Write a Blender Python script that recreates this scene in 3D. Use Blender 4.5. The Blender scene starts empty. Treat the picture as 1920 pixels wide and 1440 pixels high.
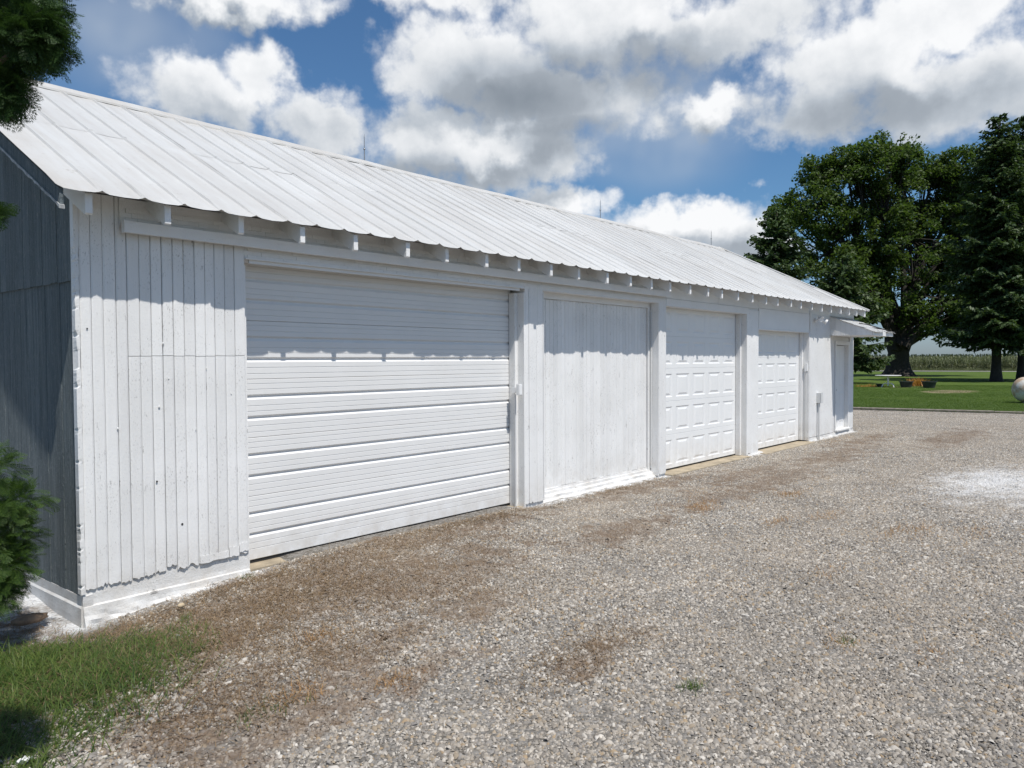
import bpy, math, random
import numpy as np
from mathutils import Matrix, Vector

S = bpy.context.scene
COL = S.collection
rng = np.random.default_rng(7)
random.seed(7)

# ------------------------------------------------------------------ camera
CR = np.array([0.64392, -0.76504, -0.00497]); CR /= np.linalg.norm(CR)
CF = np.array([0.76491, 0.64350, -0.03040]); CF /= np.linalg.norm(CF)
CF = CF - CR * (CF @ CR); CF /= np.linalg.norm(CF)
CU = np.cross(CR, CF)
CC = np.array([-2.3351, -6.1, 1.7720])
FPX = 1464.265
cam = bpy.data.objects.new('camera', bpy.data.cameras.new('camera'))
COL.objects.link(cam)
cam.matrix_world = Matrix(((CR[0], CU[0], -CF[0], CC[0]), (CR[1], CU[1], -CF[1], CC[1]),
                           (CR[2], CU[2], -CF[2], CC[2]), (0, 0, 0, 1)))
cam.data.sensor_width = 36.0
cam.data.lens = FPX * 36 / 1920
cam.data.clip_start = 0.05
cam.data.clip_end = 5000
S.camera = cam

def photo_dir(px, py):
    d = CF + CR * (px - 960) / FPX - CU * (py - 720) / FPX
    return d / np.linalg.norm(d)
def place(px, py, depth):
    """a point of the place seen at a photo pixel, at a known distance"""
    d = CF + CR * (px - 960) / FPX - CU * (py - 720) / FPX
    return CC + d * depth
def on_ground(px, py, z=-0.07):
    d = CF + CR * (px - 960) / FPX - CU * (py - 720) / FPX
    return CC + d * ((z - CC[2]) / d[2])

# ------------------------------------------------------------------ node helper
class NT:
    def __init__(s, tree):
        s.t = tree; s.n = tree.nodes; s.l = tree.links
    def new(s, kind, **kw):
        nd = s.n.new(kind)
        for k, v in kw.items(): setattr(nd, k, v)
        return nd
    def put(s, sock, v):
        if v is None: return
        if isinstance(v, bpy.types.NodeSocket): s.l.new(v, sock)
        else:
            if sock.type == 'RGBA' and not hasattr(v, '__len__'): v = (v, v, v, 1)
            if sock.type == 'RGBA' and len(v) == 3: v = (*v, 1)
            sock.default_value = v
    def math(s, op, a, b=None, c=None, clamp=False):
        nd = s.new('ShaderNodeMath', operation=op, use_clamp=clamp)
        for i, v in enumerate((a, b, c)): s.put(nd.inputs[i], v)
        return nd.outputs[0]
    def vmath(s, op, a, b=None, scale=None):
        nd = s.new('ShaderNodeVectorMath', operation=op)
        s.put(nd.inputs[0], a); s.put(nd.inputs[1], b)
        if scale is not None: s.put(nd.inputs['Scale'], scale)
        return nd.outputs['Value'] if op in ('LENGTH', 'DOT_PRODUCT', 'DISTANCE') else nd.outputs[0]
    def noise(s, vec, scale, detail=4, rough=0.55, out='Fac', dist=0.0):
        nd = s.new('ShaderNodeTexNoise')
        s.put(nd.inputs['Vector'], vec); nd.inputs['Scale'].default_value = scale
        nd.inputs['Detail'].default_value = detail; nd.inputs['Roughness'].default_value = rough
        nd.inputs['Distortion'].default_value = dist
        return nd.outputs[out]
    def voronoi(s, vec, scale, out='Distance', feature='F1'):
        nd = s.new('ShaderNodeTexVoronoi', feature=feature)
        s.put(nd.inputs['Vector'], vec); nd.inputs['Scale'].default_value = scale
        return nd.outputs[out]
    def mix(s, f, a, b, mode='MIX'):
        nd = s.new('ShaderNodeMix', data_type='RGBA', blend_type=mode)
        s.put(nd.inputs[0], f); s.put(nd.inputs[6], a); s.put(nd.inputs[7], b)
        return nd.outputs[2]
    def rng(s, v, a, b, c=0.0, d=1.0, smooth=False):
        nd = s.new('ShaderNodeMapRange', interpolation_type='SMOOTHSTEP' if smooth else 'LINEAR')
        s.put(nd.inputs[0], v)
        for i, x in enumerate((a, b, c, d)): s.put(nd.inputs[i + 1], x)
        return nd.outputs[0]
    def bump(s, h, strength, dist, normal=None):
        nd = s.new('ShaderNodeBump')
        nd.inputs['Strength'].default_value = strength; nd.inputs['Distance'].default_value = dist
        s.put(nd.inputs['Height'], h); s.put(nd.inputs['Normal'], normal)
        return nd.outputs[0]
    def pos(s): return s.new('ShaderNodeNewGeometry').outputs['Position']
    def scaled(s, v, sc): return s.vmath('MULTIPLY', v, sc)
    def ellipse(s, p, cx, cy, rx, ry):
        """1 at the centre falling to 0 at the rim of an ellipse on the ground"""
        q = s.vmath('MULTIPLY', s.vmath('SUBTRACT', p, (cx, cy, 0)), (1 / rx, 1 / ry, 0))
        return s.math('SUBTRACT', 1.0, s.vmath('LENGTH', q))

def material(name):
    m = bpy.data.materials.new(name); m.use_nodes = True
    t = NT(m.node_tree); b = m.node_tree.nodes['Principled BSDF']
    return m, t, b

# ------------------------------------------------------------------ world, sun, exposure
SUN_TRAVEL = Vector((0.255, 1.0, -1.96)).normalized()
sun = bpy.data.objects.new('sun', bpy.data.lights.new('sun', 'SUN'))
COL.objects.link(sun)
sun.data.energy = 4.4; sun.data.angle = math.radians(0.53); sun.data.color = (1.0, 0.955, 0.89)
sun.rotation_euler = SUN_TRAVEL.to_track_quat('-Z', 'Y').to_euler()

S.view_settings.view_transform = 'Standard'; S.view_settings.look = 'None'
S.view_settings.exposure = 0.12; S.view_settings.gamma = 1.0
S.view_settings.use_curve_mapping = False
S.cycles.use_denoising = True
S.cycles.max_bounces = 5; S.cycles.diffuse_bounces = 3; S.cycles.glossy_bounces = 2; S.cycles.transmission_bounces = 3

def build_world():
    W = bpy.data.worlds.new('World'); S.world = W; W.use_nodes = True
    t = NT(W.node_tree); bg = t.n['Background']
    sky = t.new('ShaderNodeTexSky', sky_type='NISHITA')
    sky.sun_disc = False
    sky.sun_elevation = math.asin(-SUN_TRAVEL.z)
    sky.sun_rotation = math.atan2(-SUN_TRAVEL.x, -SUN_TRAVEL.y)
    sky.air_density = 1.0; sky.dust_density = 0.6; sky.ozone_density = 2.5
    tc = t.new('ShaderNodeTexCoord').outputs['Generated']
    # cloud coordinates: azimuth and elevation in degrees of the sky dome
    def azel(d): return math.degrees(math.atan2(d[1], d[0])), math.degrees(math.asin(d[2]))
    sep = t.new('ShaderNodeSeparateXYZ'); t.l.new(tc, sep.inputs[0])
    az = t.math('MULTIPLY', t.math('ARCTAN2', sep.outputs[1], sep.outputs[0]), 57.29578)
    el = t.math('MULTIPLY', t.math('ARCSINE', sep.outputs[2]), 57.29578)
    cmb = t.new('ShaderNodeCombineXYZ'); t.put(cmb.inputs[0], az); t.put(cmb.inputs[1], el)
    P0 = cmb.outputs[0]
    clouds = [  # photo px of the centre, half sizes, fullness
        (385, 175, 165, 85, 1.0), (490, 140, 80, 70, 1.0), (595, 235, 125, 82, .95),
        (430, -8, 230, 45, 1.0),
        (890, 120, 215, 105, 1.05), (1010, 190, 200, 110, 1.1), (800, 265, 135, 90, 1.0), (970, 285, 200, 82, 1.05),
        (1130, 30, 230, 115, 1.05), (1340, 60, 190, 90, .9), (820, -20, 210, 60, .8),
        (1600, 115, 185, 110, 1.05), (1800, 165, 220, 95, 1.05), (1530, 215, 170, 65, .85), (1450, 30, 170, 70, .7), (1190, 190, 130, 90, .6), (1345, 212, 72, 55, .95),
        (1740, 30, 230, 65, .85),
        (1040, 385, 125, 48, 1.1), (1290, 415, 195, 60, 1.15), (1410, 455, 120, 60, 1.0), (680, 325, 190, 60, .75),
        (-170, 220, 170, 100, 1.0), (2150, 140, 260, 120, 1.0),
    ]
    masses = [(440, 175, 260, 120, 1.0), (430, -8, 240, 55, 1.0), (930, 150, 290, 150, 1.1), (940, 285, 260, 90, 1.05), (1200, 40, 330, 120, 1.0), (1700, 130, 320, 130, 1.05), (1345, 212, 75, 60, .95), (1260, 415, 300, 70, 1.1)]
    darks = [(985, 165, 230, 85, 1.0), (1060, 258, 180, 62, .9), (800, 322, 240, 42, .55), (1680, 195, 260, 55, .42), (1230, 130, 170, 90, .4)]
    kk = math.degrees(1 / FPX)
    def field(v, blobs):
        f = None
        for (cx, cy, rx, ry, w) in blobs:
            a, e = azel(photo_dir(cx, cy)); sx_, sy_ = 1 / (rx * kk * .93), 1 / (ry * kk * .93)
            nd = t.new('ShaderNodeVectorMath', operation='MULTIPLY_ADD')
            t.put(nd.inputs[0], v); nd.inputs[1].default_value = (sx_, sy_, 0); nd.inputs[2].default_value = (-a * sx_, -e * sy_, 0)
            x = t.math('MULTIPLY_ADD', t.vmath('LENGTH', nd.outputs[0]), -w, w)
            f = x if f is None else t.math('SMOOTH_MAX', f, x, .18)
        return f
    n1 = t.noise(P0, 0.22, 2, .55, 'Color'); n2 = t.noise(P0, 0.75, 3, .6, 'Color')
    w1 = t.vmath('SCALE', t.vmath('SUBTRACT', n1, (.5, .5, .5)), scale=4.6)
    w2 = t.vmath('SCALE', t.vmath('SUBTRACT', n2, (.5, .5, .5)), scale=1.9)
    q = t.vmath('ADD', t.vmath('ADD', P0, w1), w2)
    OFF = (-.45, 1.15, 0)
    # away from the clouds in view, the same broken cumulus goes on round the dome
    far = t.math('MULTIPLY_ADD', t.noise(t.vmath('MULTIPLY', P0, (1, 1.6, 0)), 0.045, 3, .5), 3.4, -1.80)
    ca, ce = azel(photo_dir(960, 200))
    da = t.math('ABSOLUTE', t.math('SUBTRACT', az, ca))
    inside = t.math('MULTIPLY', t.rng(da, 38, 48, 1, 0, True), t.rng(el, 25, 31, 1, 0, True))
    def either(f):
        mx = t.new('ShaderNodeMix', data_type='FLOAT')
        t.put(mx.inputs[0], inside); t.put(mx.inputs[2], far); t.put(mx.inputs[3], f); return mx.outputs[0]
    pb = t.vmath('ADD', P0, w2)
    def detail(v, n): return t.math('MULTIPLY_ADD', t.noise(v, 0.40, n, .58), .80, -.385)
    bil = t.math('MULTIPLY_ADD', t.voronoi(pb, .8), -.20, .09)
    fb0 = detail(P0, 8); fb1 = detail(t.vmath('ADD', P0, OFF), 5)
    d0 = t.math('ADD', t.math('ADD', either(field(q, clouds)), fb0), bil)
    dm0 = t.math('MULTIPLY_ADD', fb0, .55, field(q, masses)); dm1 = t.math('MULTIPLY_ADD', fb1, .55, field(t.vmath('ADD', q, OFF), masses))
    mask = t.rng(d0, -.04, .50, 0, 1, True)
    def soft(px, py, rx, ry):
        a, e = azel(photo_dir(px, py)); sx_, sy_ = 1 / (rx * kk), 1 / (ry * kk)
        nd = t.new('ShaderNodeVectorMath', operation='MULTIPLY_ADD')
        t.put(nd.inputs[0], P0); nd.inputs[1].default_value = (sx_, sy_, 0); nd.inputs[2].default_value = (-a * sx_, -e * sy_, 0)
        return t.rng(t.vmath('LENGTH', nd.outputs[0]), 1.1, .1, 0, 1, True)
    s1 = t.new('ShaderNodeSeparateColor'); t.l.new(n1, s1.inputs[0])
    veil = t.math('MAXIMUM', t.math('MULTIPLY', soft(1235, 230, 220, 140), .62), t.math('MULTIPLY', soft(230, 60, 240, 130), .42))
    veil = t.math('MULTIPLY', veil, t.rng(s1.outputs[1], .25, .7, .35, 1.2))
    lit = t.math('MULTIPLY_ADD', t.math('SUBTRACT', dm0, dm1), 1.0, .74)
    lit = t.math('ADD', lit, t.math('MULTIPLY', bil, .35))
    lit = t.math('SUBTRACT', lit, t.rng(d0, .35, 1.3, 0, .17))
    dk = None
    for (cx, cy, rx, ry, w) in darks:
        v = t.math('MULTIPLY', soft(cx, cy, rx, ry), w)
        dk = v if dk is None else t.math('MAXIMUM', dk, v)
    lit = t.math('SUBTRACT', lit, t.math('MULTIPLY', dk, t.math('MULTIPLY_ADD', t.math('MULTIPLY_ADD', fb0, .4, s1.outputs[0]), .80, .30)))
    lit = t.math('MAXIMUM', lit, t.math('MULTIPLY_ADD', t.math('SUBTRACT', lit, .25), .35, .25), clamp=True)
    K = 10.0
    ccol = t.new('ShaderNodeValToRGB'); t.put(ccol.inputs[0], lit)
    cr = ccol.color_ramp
    cr.elements[0].position = 0.0; cr.elements[0].color = (.200, .235, .280, 1)
    cr.elements[1].position = 1.0; cr.elements[1].color = (.88, .89, .905, 1)
    e = cr.elements.new(.45); e.color = (.46, .505, .56, 1)
    e = cr.elements.new(.72); e.color = (.70, .725, .755, 1)
    cc = t.vmath('SCALE', ccol.outputs[0], scale=K)
    tint = t.vmath('MULTIPLY', sky.outputs[0], t.mix(t.rng(el, 1.0, 9.0, 0, 1, True), (.58, .72, .98), (0.55, 0.78, 0.94)))
    v1 = t.mix(veil, tint, (.50 * K, .56 * K, .63 * K))
    col = t.mix(mask, v1, cc)
    up = t.rng(el, -1.0, .5, 0, 1, True)
    col = t.mix(up, tint, col)
    t.put(bg.inputs['Color'], col); bg.inputs['Strength'].default_value = .1
    W.cycles.sampling_method = 'MANUAL'; W.cycles.sample_map_resolution = 512

build_world()

# ------------------------------------------------------------------ object helpers
def link(o, parent=None):
    COL.objects.link(o)
    if parent is not None: o.parent = parent
    return o
def mesh_from(name, V, F, mat=None, smooth=False):
    me = bpy.data.meshes.new(name)
    me.from_pydata([tuple(map(float, v)) for v in V], [], F)
    if mat: me.materials.append(mat)
    if smooth: me.polygons.foreach_set('use_smooth', [True] * len(me.polygons))
    me.update(); return me
def np_mesh(name, V, F, mat, smooth=False):
    """fast mesh: V (n,3), F (m,k) all faces with k corners"""
    V = np.asarray(V, np.float32); F = np.asarray(F, np.int32); k = F.shape[1]
    me = bpy.data.meshes.new(name)
    me.vertices.add(len(V)); me.vertices.foreach_set('co', V.ravel())
    me.loops.add(F.size); me.loops.foreach_set('vertex_index', F.ravel())
    me.polygons.add(len(F)); me.polygons.foreach_set('loop_start', np.arange(0, F.size, k, dtype=np.int32))
    me.polygons.foreach_set('loop_total', np.full(len(F), k, np.int32))
    if smooth: me.polygons.foreach_set('use_smooth', np.ones(len(F), bool))
    if mat: me.materials.append(mat)
    me.update(calc_edges=True); return me
def obj(name, me, parent=None, loc=None, rot=None):
    o = bpy.data.objects.new(name, me); link(o, parent)
    if loc is not None: o.location = loc
    if rot is not None: o.rotation_euler = rot
    return o
def tag(o, label, cat, group=None):
    o['label'] = label; o['category'] = cat
    if group: o['group'] = group
    return o
def thing(name, label, cat, loc=(0, 0, 0), group=None):
    o = bpy.data.objects.new(name, None); link(o); o.location = loc; o.empty_display_size = .2
    return tag(o, label, cat, group)

class MB:
    """collects shapes for ONE mesh"""
    def __init__(s): s.v = []; s.f = []
    def add(s, V, F):
        n = len(s.v); s.v += [tuple(map(float, v)) for v in V]; s.f += [tuple(i + n for i in f) for f in F]; return s
    def box(s, x0, x1, y0, y1, z0, z1):
        V = [(x0, y0, z0), (x1, y0, z0), (x1, y1, z0), (x0, y1, z0), (x0, y0, z1), (x1, y0, z1), (x1, y1, z1), (x0, y1, z1)]
        return s.add(V, [(3, 2, 1, 0), (4, 5, 6, 7), (0, 1, 5, 4), (1, 2, 6, 5), (2, 3, 7, 6), (3, 0, 4, 7)])
    def extrude(s, poly, axis, a, b):
        """closed polygon given in the two other axes, extruded along axis from a to b"""
        def mk(p, t):
            return (t, p[0], p[1]) if axis == 0 else (p[0], t, p[1]) if axis == 1 else (p[0], p[1], t)
        n = len(poly); V = [mk(p, a) for p in poly] + [mk(p, b) for p in poly]
        F = [tuple(range(n)), tuple(range(2 * n - 1, n - 1, -1))] + [(i, i + n, (i + 1) % n + n, (i + 1) % n) for i in range(n)]
        return s.add(V, F)
    def tube(s, pts, rad, n=8, cap=True):
        pts = [Vector(p) for p in pts]; rad = rad if hasattr(rad, '__len__') else [rad] * len(pts)
        V = []; F = []
        up = Vector((0, 0, 1))
        for i, p in enumerate(pts):
            d = (pts[min(i + 1, len(pts) - 1)] - pts[max(i - 1, 0)]).normalized()
            a = d.cross(up if abs(d.z) < .95 else Vector((1, 0, 0))).normalized(); b = d.cross(a)
            for k in range(n):
                th = 2 * math.pi * k / n
                V.append(p + (a * math.cos(th) + b * math.sin(th)) * rad[i])
        for i in range(len(pts) - 1):
            for k in range(n):
                F.append((i * n + k, i * n + (k + 1) % n, (i + 1) * n + (k + 1) % n, (i + 1) * n + k))
        if cap:
            F.append(tuple(range(n - 1, -1, -1))); F.append(tuple((len(pts) - 1) * n + k for k in range(n)))
        return s.add(V, F)
    def lathe(s, prof, c=(0, 0, 0), n=20, axis=2):
        V = []; F = []
        for (r, z) in prof:
            for k in range(n):
                th = 2 * math.pi * k / n; q = (r * math.cos(th), r * math.sin(th), z)
                if axis == 0: q = (q[2], q[0], q[1])
                if axis == 1: q = (q[0], q[2], q[1])
                V.append((q[0] + c[0], q[1] + c[1], q[2] + c[2]))
        for i in range(len(prof) - 1):
            for k in range(n):
                F.append((i * n + k, i * n + (k + 1) % n, (i + 1) * n + (k + 1) % n, (i + 1) * n + k))
        return s.add(V, F)
    def mesh(s, name, mat, smooth=False): return mesh_from(name, s.v, s.f, mat, smooth)
    def build(s, name, mat, parent=None, smooth=False): return obj(name, s.mesh(name, mat, smooth), parent)
def box(name, mat, parent, *a): return MB().box(*a).build(name, mat, parent)

# geometry-node scatter for stuff nobody could count
def scatter(name, pts, rot, scl, idx, meshes, kindlabel=None):
    src = bpy.data.collections.new(name + '_source')
    for i, me in enumerate(meshes):
        o = bpy.data.objects.new('%s_source_%02d' % (name, i), me); src.objects.link(o)
    me = bpy.data.meshes.new(name)
    pts = np.asarray(pts, np.float32)
    me.vertices.add(len(pts)); me.vertices.foreach_set('co', pts.ravel())
    a = me.attributes.new('rot', 'FLOAT_VECTOR', 'POINT'); a.data.foreach_set('vector', np.asarray(rot, np.float32).ravel())
    a = me.attributes.new('scl', 'FLOAT_VECTOR', 'POINT'); a.data.foreach_set('vector', np.asarray(scl, np.float32).ravel())
    a = me.attributes.new('idx', 'INT', 'POINT'); a.data.foreach_set('value', np.asarray(idx, np.int32))
    o = obj(name, me)
    ng = bpy.data.node_groups.new(name + '_scatter', 'GeometryNodeTree')
    ng.interface.new_socket('Geometry', in_out='INPUT', socket_type='NodeSocketGeometry')
    ng.interface.new_socket('Geometry', in_out='OUTPUT', socket_type='NodeSocketGeometry')
    t = NT(ng); gi = t.new('NodeGroupInput'); go = t.new('NodeGroupOutput')
    ci = t.new('GeometryNodeCollectionInfo'); ci.inputs['Collection'].default_value = src
    ci.inputs['Separate Children'].default_value = True; ci.inputs['Reset Children'].default_value = True
    def attr(nm, dt):
        n = t.new('GeometryNodeInputNamedAttribute', data_type=dt); n.inputs['Name'].default_value = nm; return n.outputs[0]
    ip = t.new('GeometryNodeInstanceOnPoints'); ip.inputs['Pick Instance'].default_value = True
    t.l.new(gi.outputs[0], ip.inputs['Points']); t.l.new(ci.outputs[0], ip.inputs['Instance'])
    t.l.new(attr('idx', 'INT'), ip.inputs['Instance Index'])
    e2r = t.new('FunctionNodeEulerToRotation'); t.l.new(attr('rot', 'FLOAT_VECTOR'), e2r.inputs[0])
    t.l.new(e2r.outputs[0], ip.inputs['Rotation']); t.l.new(attr('scl', 'FLOAT_VECTOR'), ip.inputs['Scale'])
    t.l.new(ip.outputs[0], go.inputs[0])
    md = o.modifiers.new('scatter', 'NODES'); md.node_group = ng
    o['kind'] = 'stuff'
    return o

# value noise for python-side variation
_perm = np.random.default_rng(3).random((64, 64))
def vnoise(x, y):
    x = np.asarray(x, float); y = np.asarray(y, float)
    xi = np.floor(x).astype(int); yi = np.floor(y).astype(int); fx = x - xi; fy = y - yi
    fx = fx * fx * (3 - 2 * fx); fy = fy * fy * (3 - 2 * fy)
    g = lambda i, j: _perm[i % 64, j % 64]
    return (g(xi, yi) * (1 - fx) + g(xi + 1, yi) * fx) * (1 - fy) + (g(xi, yi + 1) * (1 - fx) + g(xi + 1, yi + 1) * fx) * fy
def fbm(x, y): return (vnoise(x, y) + .5 * vnoise(x * 2.1 + 5, y * 2.1) + .25 * vnoise(x * 4.3, y * 4.3 + 9)) / 1.75
def sstep(a, b, x):
    t = np.clip((np.asarray(x, float) - a) / (b - a), 0, 1); return t * t * (3 - 2 * t)

# ------------------------------------------------------------------ materials
def paint(name, base=(.80, .80, .795), grain=(28, 28, 2.2), dirt=.10, chips=.0, bump=.35, rough=.55, vary=.05, flakes=0.5):
    m, t, b = material(name); p = t.pos()
    rnd = t.new('ShaderNodeObjectInfo').outputs['Random']
    off = t.new('ShaderNodeCombineXYZ'); t.put(off.inputs[0], t.math('MULTIPLY', rnd, 31.0)); t.put(off.inputs[2], t.math('MULTIPLY', rnd, 17.0))
    pp = t.vmath('ADD', p, off.outputs[0])
    gr = t.noise(t.scaled(pp, grain), 1.0, 5, .6)
    lump = t.noise(p, 60, 3, .6)
    big = t.noise(p, 1.7, 4, .6)
    col = t.mix(t.rng(big, .35, .75, 0, dirt), base, tuple(c * k for c, k in zip(base, (.66, .65, .62))))
    col = t.mix(t.rng(gr, .30, .10, 0, .55), col, tuple(c * .62 for c in base))
    sz = t.new('ShaderNodeSeparateXYZ'); t.l.new(p, sz.inputs[0])
    spl = t.math('MULTIPLY', t.rng(sz.outputs[2], .42, -.02), t.rng(t.noise(p, 6, 5, .65), .36, .70))
    col = t.mix(t.math('MULTIPLY', spl, .42), col, (.40, .34, .27))
    v = t.math('MULTIPLY_ADD', rnd, vary * 2, 1 - vary)
    col = t.vmath('SCALE', col, scale=v)
    if chips > 0:
        c1 = t.noise(t.scaled(pp, (grain[0] * .9, grain[1] * .9, grain[2] * 3.2)), 1.0, 7, .72)
        cm = t.rng(c1, .675 - chips * .08, .72 - chips * .08, 0, 1)
        cm = t.math('MULTIPLY', cm, t.rng(t.noise(p, 2.6, 3, .5), .42, .58, 0, 1))
        col = t.mix(t.math('MULTIPLY', cm, .8), col, (.20, .19, .18))
    if chips > 0:
        fk = t.noise(t.scaled(p, (1, 1, .45)), 85, 4, .7)
        fm = t.math('MULTIPLY', t.rng(fk, .565, .65, 0, .62), t.rng(t.noise(p, 3.3, 4, .6), .44, .60, 0, 1))
        col = t.mix(t.math('MULTIPLY', fm, min(1, chips * 2)), col, (.34, .335, .32))
    hh = t.math('ADD', t.math('MULTIPLY', gr, .7), t.math('MULTIPLY', lump, flakes))
    t.put(b.inputs['Base Color'], col); b.inputs['Roughness'].default_value = rough
    b.inputs['Specular IOR Level'].default_value = .35
    t.put(b.inputs['Normal'], t.bump(hh, bump, .012))
    return m
M = {}
M['wood'] = paint('white_painted_boards', chips=.7, dirt=.30, bump=.5, flakes=.32)
M['wood_h'] = paint('white_painted_beams', grain=(2.2, 28, 28), chips=.15, dirt=.2)
M['smooth'] = paint('white_door_steel', base=(.80, .805, .805), grain=(1.5, 1.5, 1.5), dirt=.06, bump=.03, rough=.38, vary=.012, flakes=.1)
M['roller'] = paint('white_corrugated_steel', base=(.76, .76, .755), grain=(.8, 6, 6), dirt=.14, bump=.03, rough=.4, vary=.012, flakes=.1)
M['brick'] = paint('white_painted_brick', base=(.80, .80, .79), grain=(9, 9, 9), dirt=.2, bump=.4, vary=.03)
M['foundation'] = paint('white_painted_concrete', base=(.70, .70, .695), grain=(6, 6, 9), dirt=.6, chips=.9, bump=.6, flakes=.5)
M['soffit'] = paint('white_roof_deck', base=(.74, .745, .74), grain=(2, 20, 20), dirt=.15)

def m_roof():
    m, t, b = material('white_painted_roof_sheet'); p = t.pos()
    rnd = t.new('ShaderNodeObjectInfo').outputs['Random']
    st = t.noise(t.scaled(p, (9, .9, .9)), 1, 6, .65)
    big = t.noise(p, .8, 5, .6)
    col = t.mix(t.rng(st, .42, .72, 0, .75), (.52, .525, .52), (.44, .43, .41))
    col = t.mix(t.rng(big, .45, .75, 0, .55), col, (.415, .40, .38))
    spots = t.noise(p, 16, 6, .75)
    col = t.mix(t.rng(spots, .61, .70, 0, .6), col, (.30, .28, .25))
    # brownish weathering that gathers along the ridge and the gable edge
    s = t.new('ShaderNodeSeparateXYZ'); t.l.new(p, s.inputs[0])
    rid = t.math('MULTIPLY', t.rng(s.outputs[2], 4.30, 4.62), t.noise(p, 3.0, 5, .7))
    rid = t.math('MAXIMUM', rid, t.math('MULTIPLY', t.rng(s.outputs[0], .6, -.3), t.noise(p, 2.0, 5, .7)))
    col = t.mix(t.rng(rid, .28, .78, 0, .7), col, (.44, .405, .355))
    col = t.vmath('SCALE', col, scale=t.math('MULTIPLY_ADD', rnd, .10, .95))
    t.put(b.inputs['Base Color'], col); b.inputs['Roughness'].default_value = .5
    b.inputs['Specular IOR Level'].default_value = .3
    hh = t.math('ADD', t.noise(p, 2.2, 3, .5), t.math('MULTIPLY', t.noise(p, 30, 3, .5), .08))
    t.put(b.inputs['Normal'], t.bump(hh, .35, .03))
    return m
M['roof'] = m_roof()

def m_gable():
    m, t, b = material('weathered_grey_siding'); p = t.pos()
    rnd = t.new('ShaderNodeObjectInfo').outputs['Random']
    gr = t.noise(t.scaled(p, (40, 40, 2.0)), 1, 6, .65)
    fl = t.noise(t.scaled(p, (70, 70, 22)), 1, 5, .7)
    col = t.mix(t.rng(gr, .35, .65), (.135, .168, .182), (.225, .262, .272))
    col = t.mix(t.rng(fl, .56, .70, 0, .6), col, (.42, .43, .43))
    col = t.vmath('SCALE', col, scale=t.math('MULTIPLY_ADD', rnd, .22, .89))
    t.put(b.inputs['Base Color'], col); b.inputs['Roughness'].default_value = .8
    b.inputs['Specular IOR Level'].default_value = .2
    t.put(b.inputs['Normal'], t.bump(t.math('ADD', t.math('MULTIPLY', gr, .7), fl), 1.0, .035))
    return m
M['gable'] = m_gable()

def plain(name, col, rough=.6, metal=0.0, noise=.15, scale=6.0, bump=.0):
    m, t, b = material(name); p = t.pos()
    n = t.noise(p, scale, 5, .6)
    c = t.mix(t.rng(n, .3, .75), tuple(x * (1 + noise) for x in col), tuple(x * (1 - noise) for x in col))
    t.put(b.inputs['Base Color'], c); b.inputs['Roughness'].default_value = rough; b.inputs['Metallic'].default_value = metal
    if bump: t.put(b.inputs['Normal'], t.bump(n, bump, .01))
    return m
M['dark'] = plain('dark_gap_shade', (.03, .03, .032), .9)  # near-black colour stands in for unlit depth behind gaps
M['rubber'] = plain('black_rubber', (.025, .025, .025), .7)
M['metal'] = plain('galvanized_metal', (.30, .30, .30), .45, .8)
M['grey_edge'] = plain('peeling_grey_paint', (.30, .31, .31), .8, 0, .5, 30, .4)
M['tan'] = plain('tan_concrete', (.33, .275, .195), .9, 0, .3, 5, .3)
M['bark'] = plain('shade_darkened_bark', (.030, .026, .022), .95, 0, .45, 5, .9)  # bark colour darkened to stand in for shade under the crown
M['bark_cedar'] = plain('brown_cedar_bark', (.11, .07, .045), .95, 0, .4, 12, .8)
M['pot'] = plain('dark_green_plastic', (.018, .028, .024), .55, 0, .2)
M['table'] = plain('white_table_paint', (.78, .78, .77), .4, 0, .05)
M['timber'] = plain('weathered_timber', (.19, .165, .14), .9, 0, .4, 8, .6)
M['conduit'] = paint('white_conduit', base=(.62, .63, .63), grain=(3, 3, 3), dirt=.1, bump=.05)

def m_tank():
    m, t, b = material('old_white_tank_paint'); p = t.pos()
    n = t.noise(p, 2.6, 7, .65); n2 = t.noise(p, 9, 5, .7)
    c = t.mix(t.rng(n, .46, .60), (.62, .60, .55), (.46, .32, .20))
    c = t.mix(t.rng(n2, .60, .72, 0, .7), c, (.24, .13, .07))
    t.put(b.inputs['Base Color'], c); b.inputs['Roughness'].default_value = .55
    return m
M['tank'] = m_tank()

def leafmat(name, a, bcol, trans=.35, hue=.0, rough=.5):
    m, t, b = material(name)
    ri = t.new('ShaderNodeNewGeometry').outputs['Random Per Island']
    rnd = t.new('ShaderNodeObjectInfo').outputs['Random']
    p = t.pos(); cl = t.noise(p, .55, 3, .5)
    f = t.math('ADD', t.math('MULTIPLY', ri, .6), t.math('MULTIPLY', cl, .4))
    col = t.mix(t.rng(f, .2, .85), a, bcol)
    t.put(b.inputs['Base Color'], col); b.inputs['Roughness'].default_value = rough
    b.inputs['Specular IOR Level'].default_value = .25
    tr = t.new('ShaderNodeBsdfTranslucent')
    t.put(tr.inputs['Color'], t.vmath('MULTIPLY', col, (1.25, 1.35, .6)))
    mx = t.new('ShaderNodeMixShader'); mx.inputs[0].default_value = trans
    t.l.new(b.outputs[0], mx.inputs[1]); t.l.new(tr.outputs[0], mx.inputs[2])
    t.l.new(mx.outputs[0], t.n['Material Output'].inputs['Surface'])
    return m
M['leaf'] = leafmat('broad_green_leaves', (.050, .090, .024), (.098, .142, .042), .44)
M['needle'] = leafmat('dark_spruce_needles', (.040, .072, .032), (.088, .130, .050), .26)
M['needle2'] = leafmat('green_spruce_needles', (.046, .078, .034), (.100, .142, .052), .28)
M['cedar'] = leafmat('green_cedar_sprays', (.026, .068, .016), (.108, .172, .038), .30)
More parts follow.
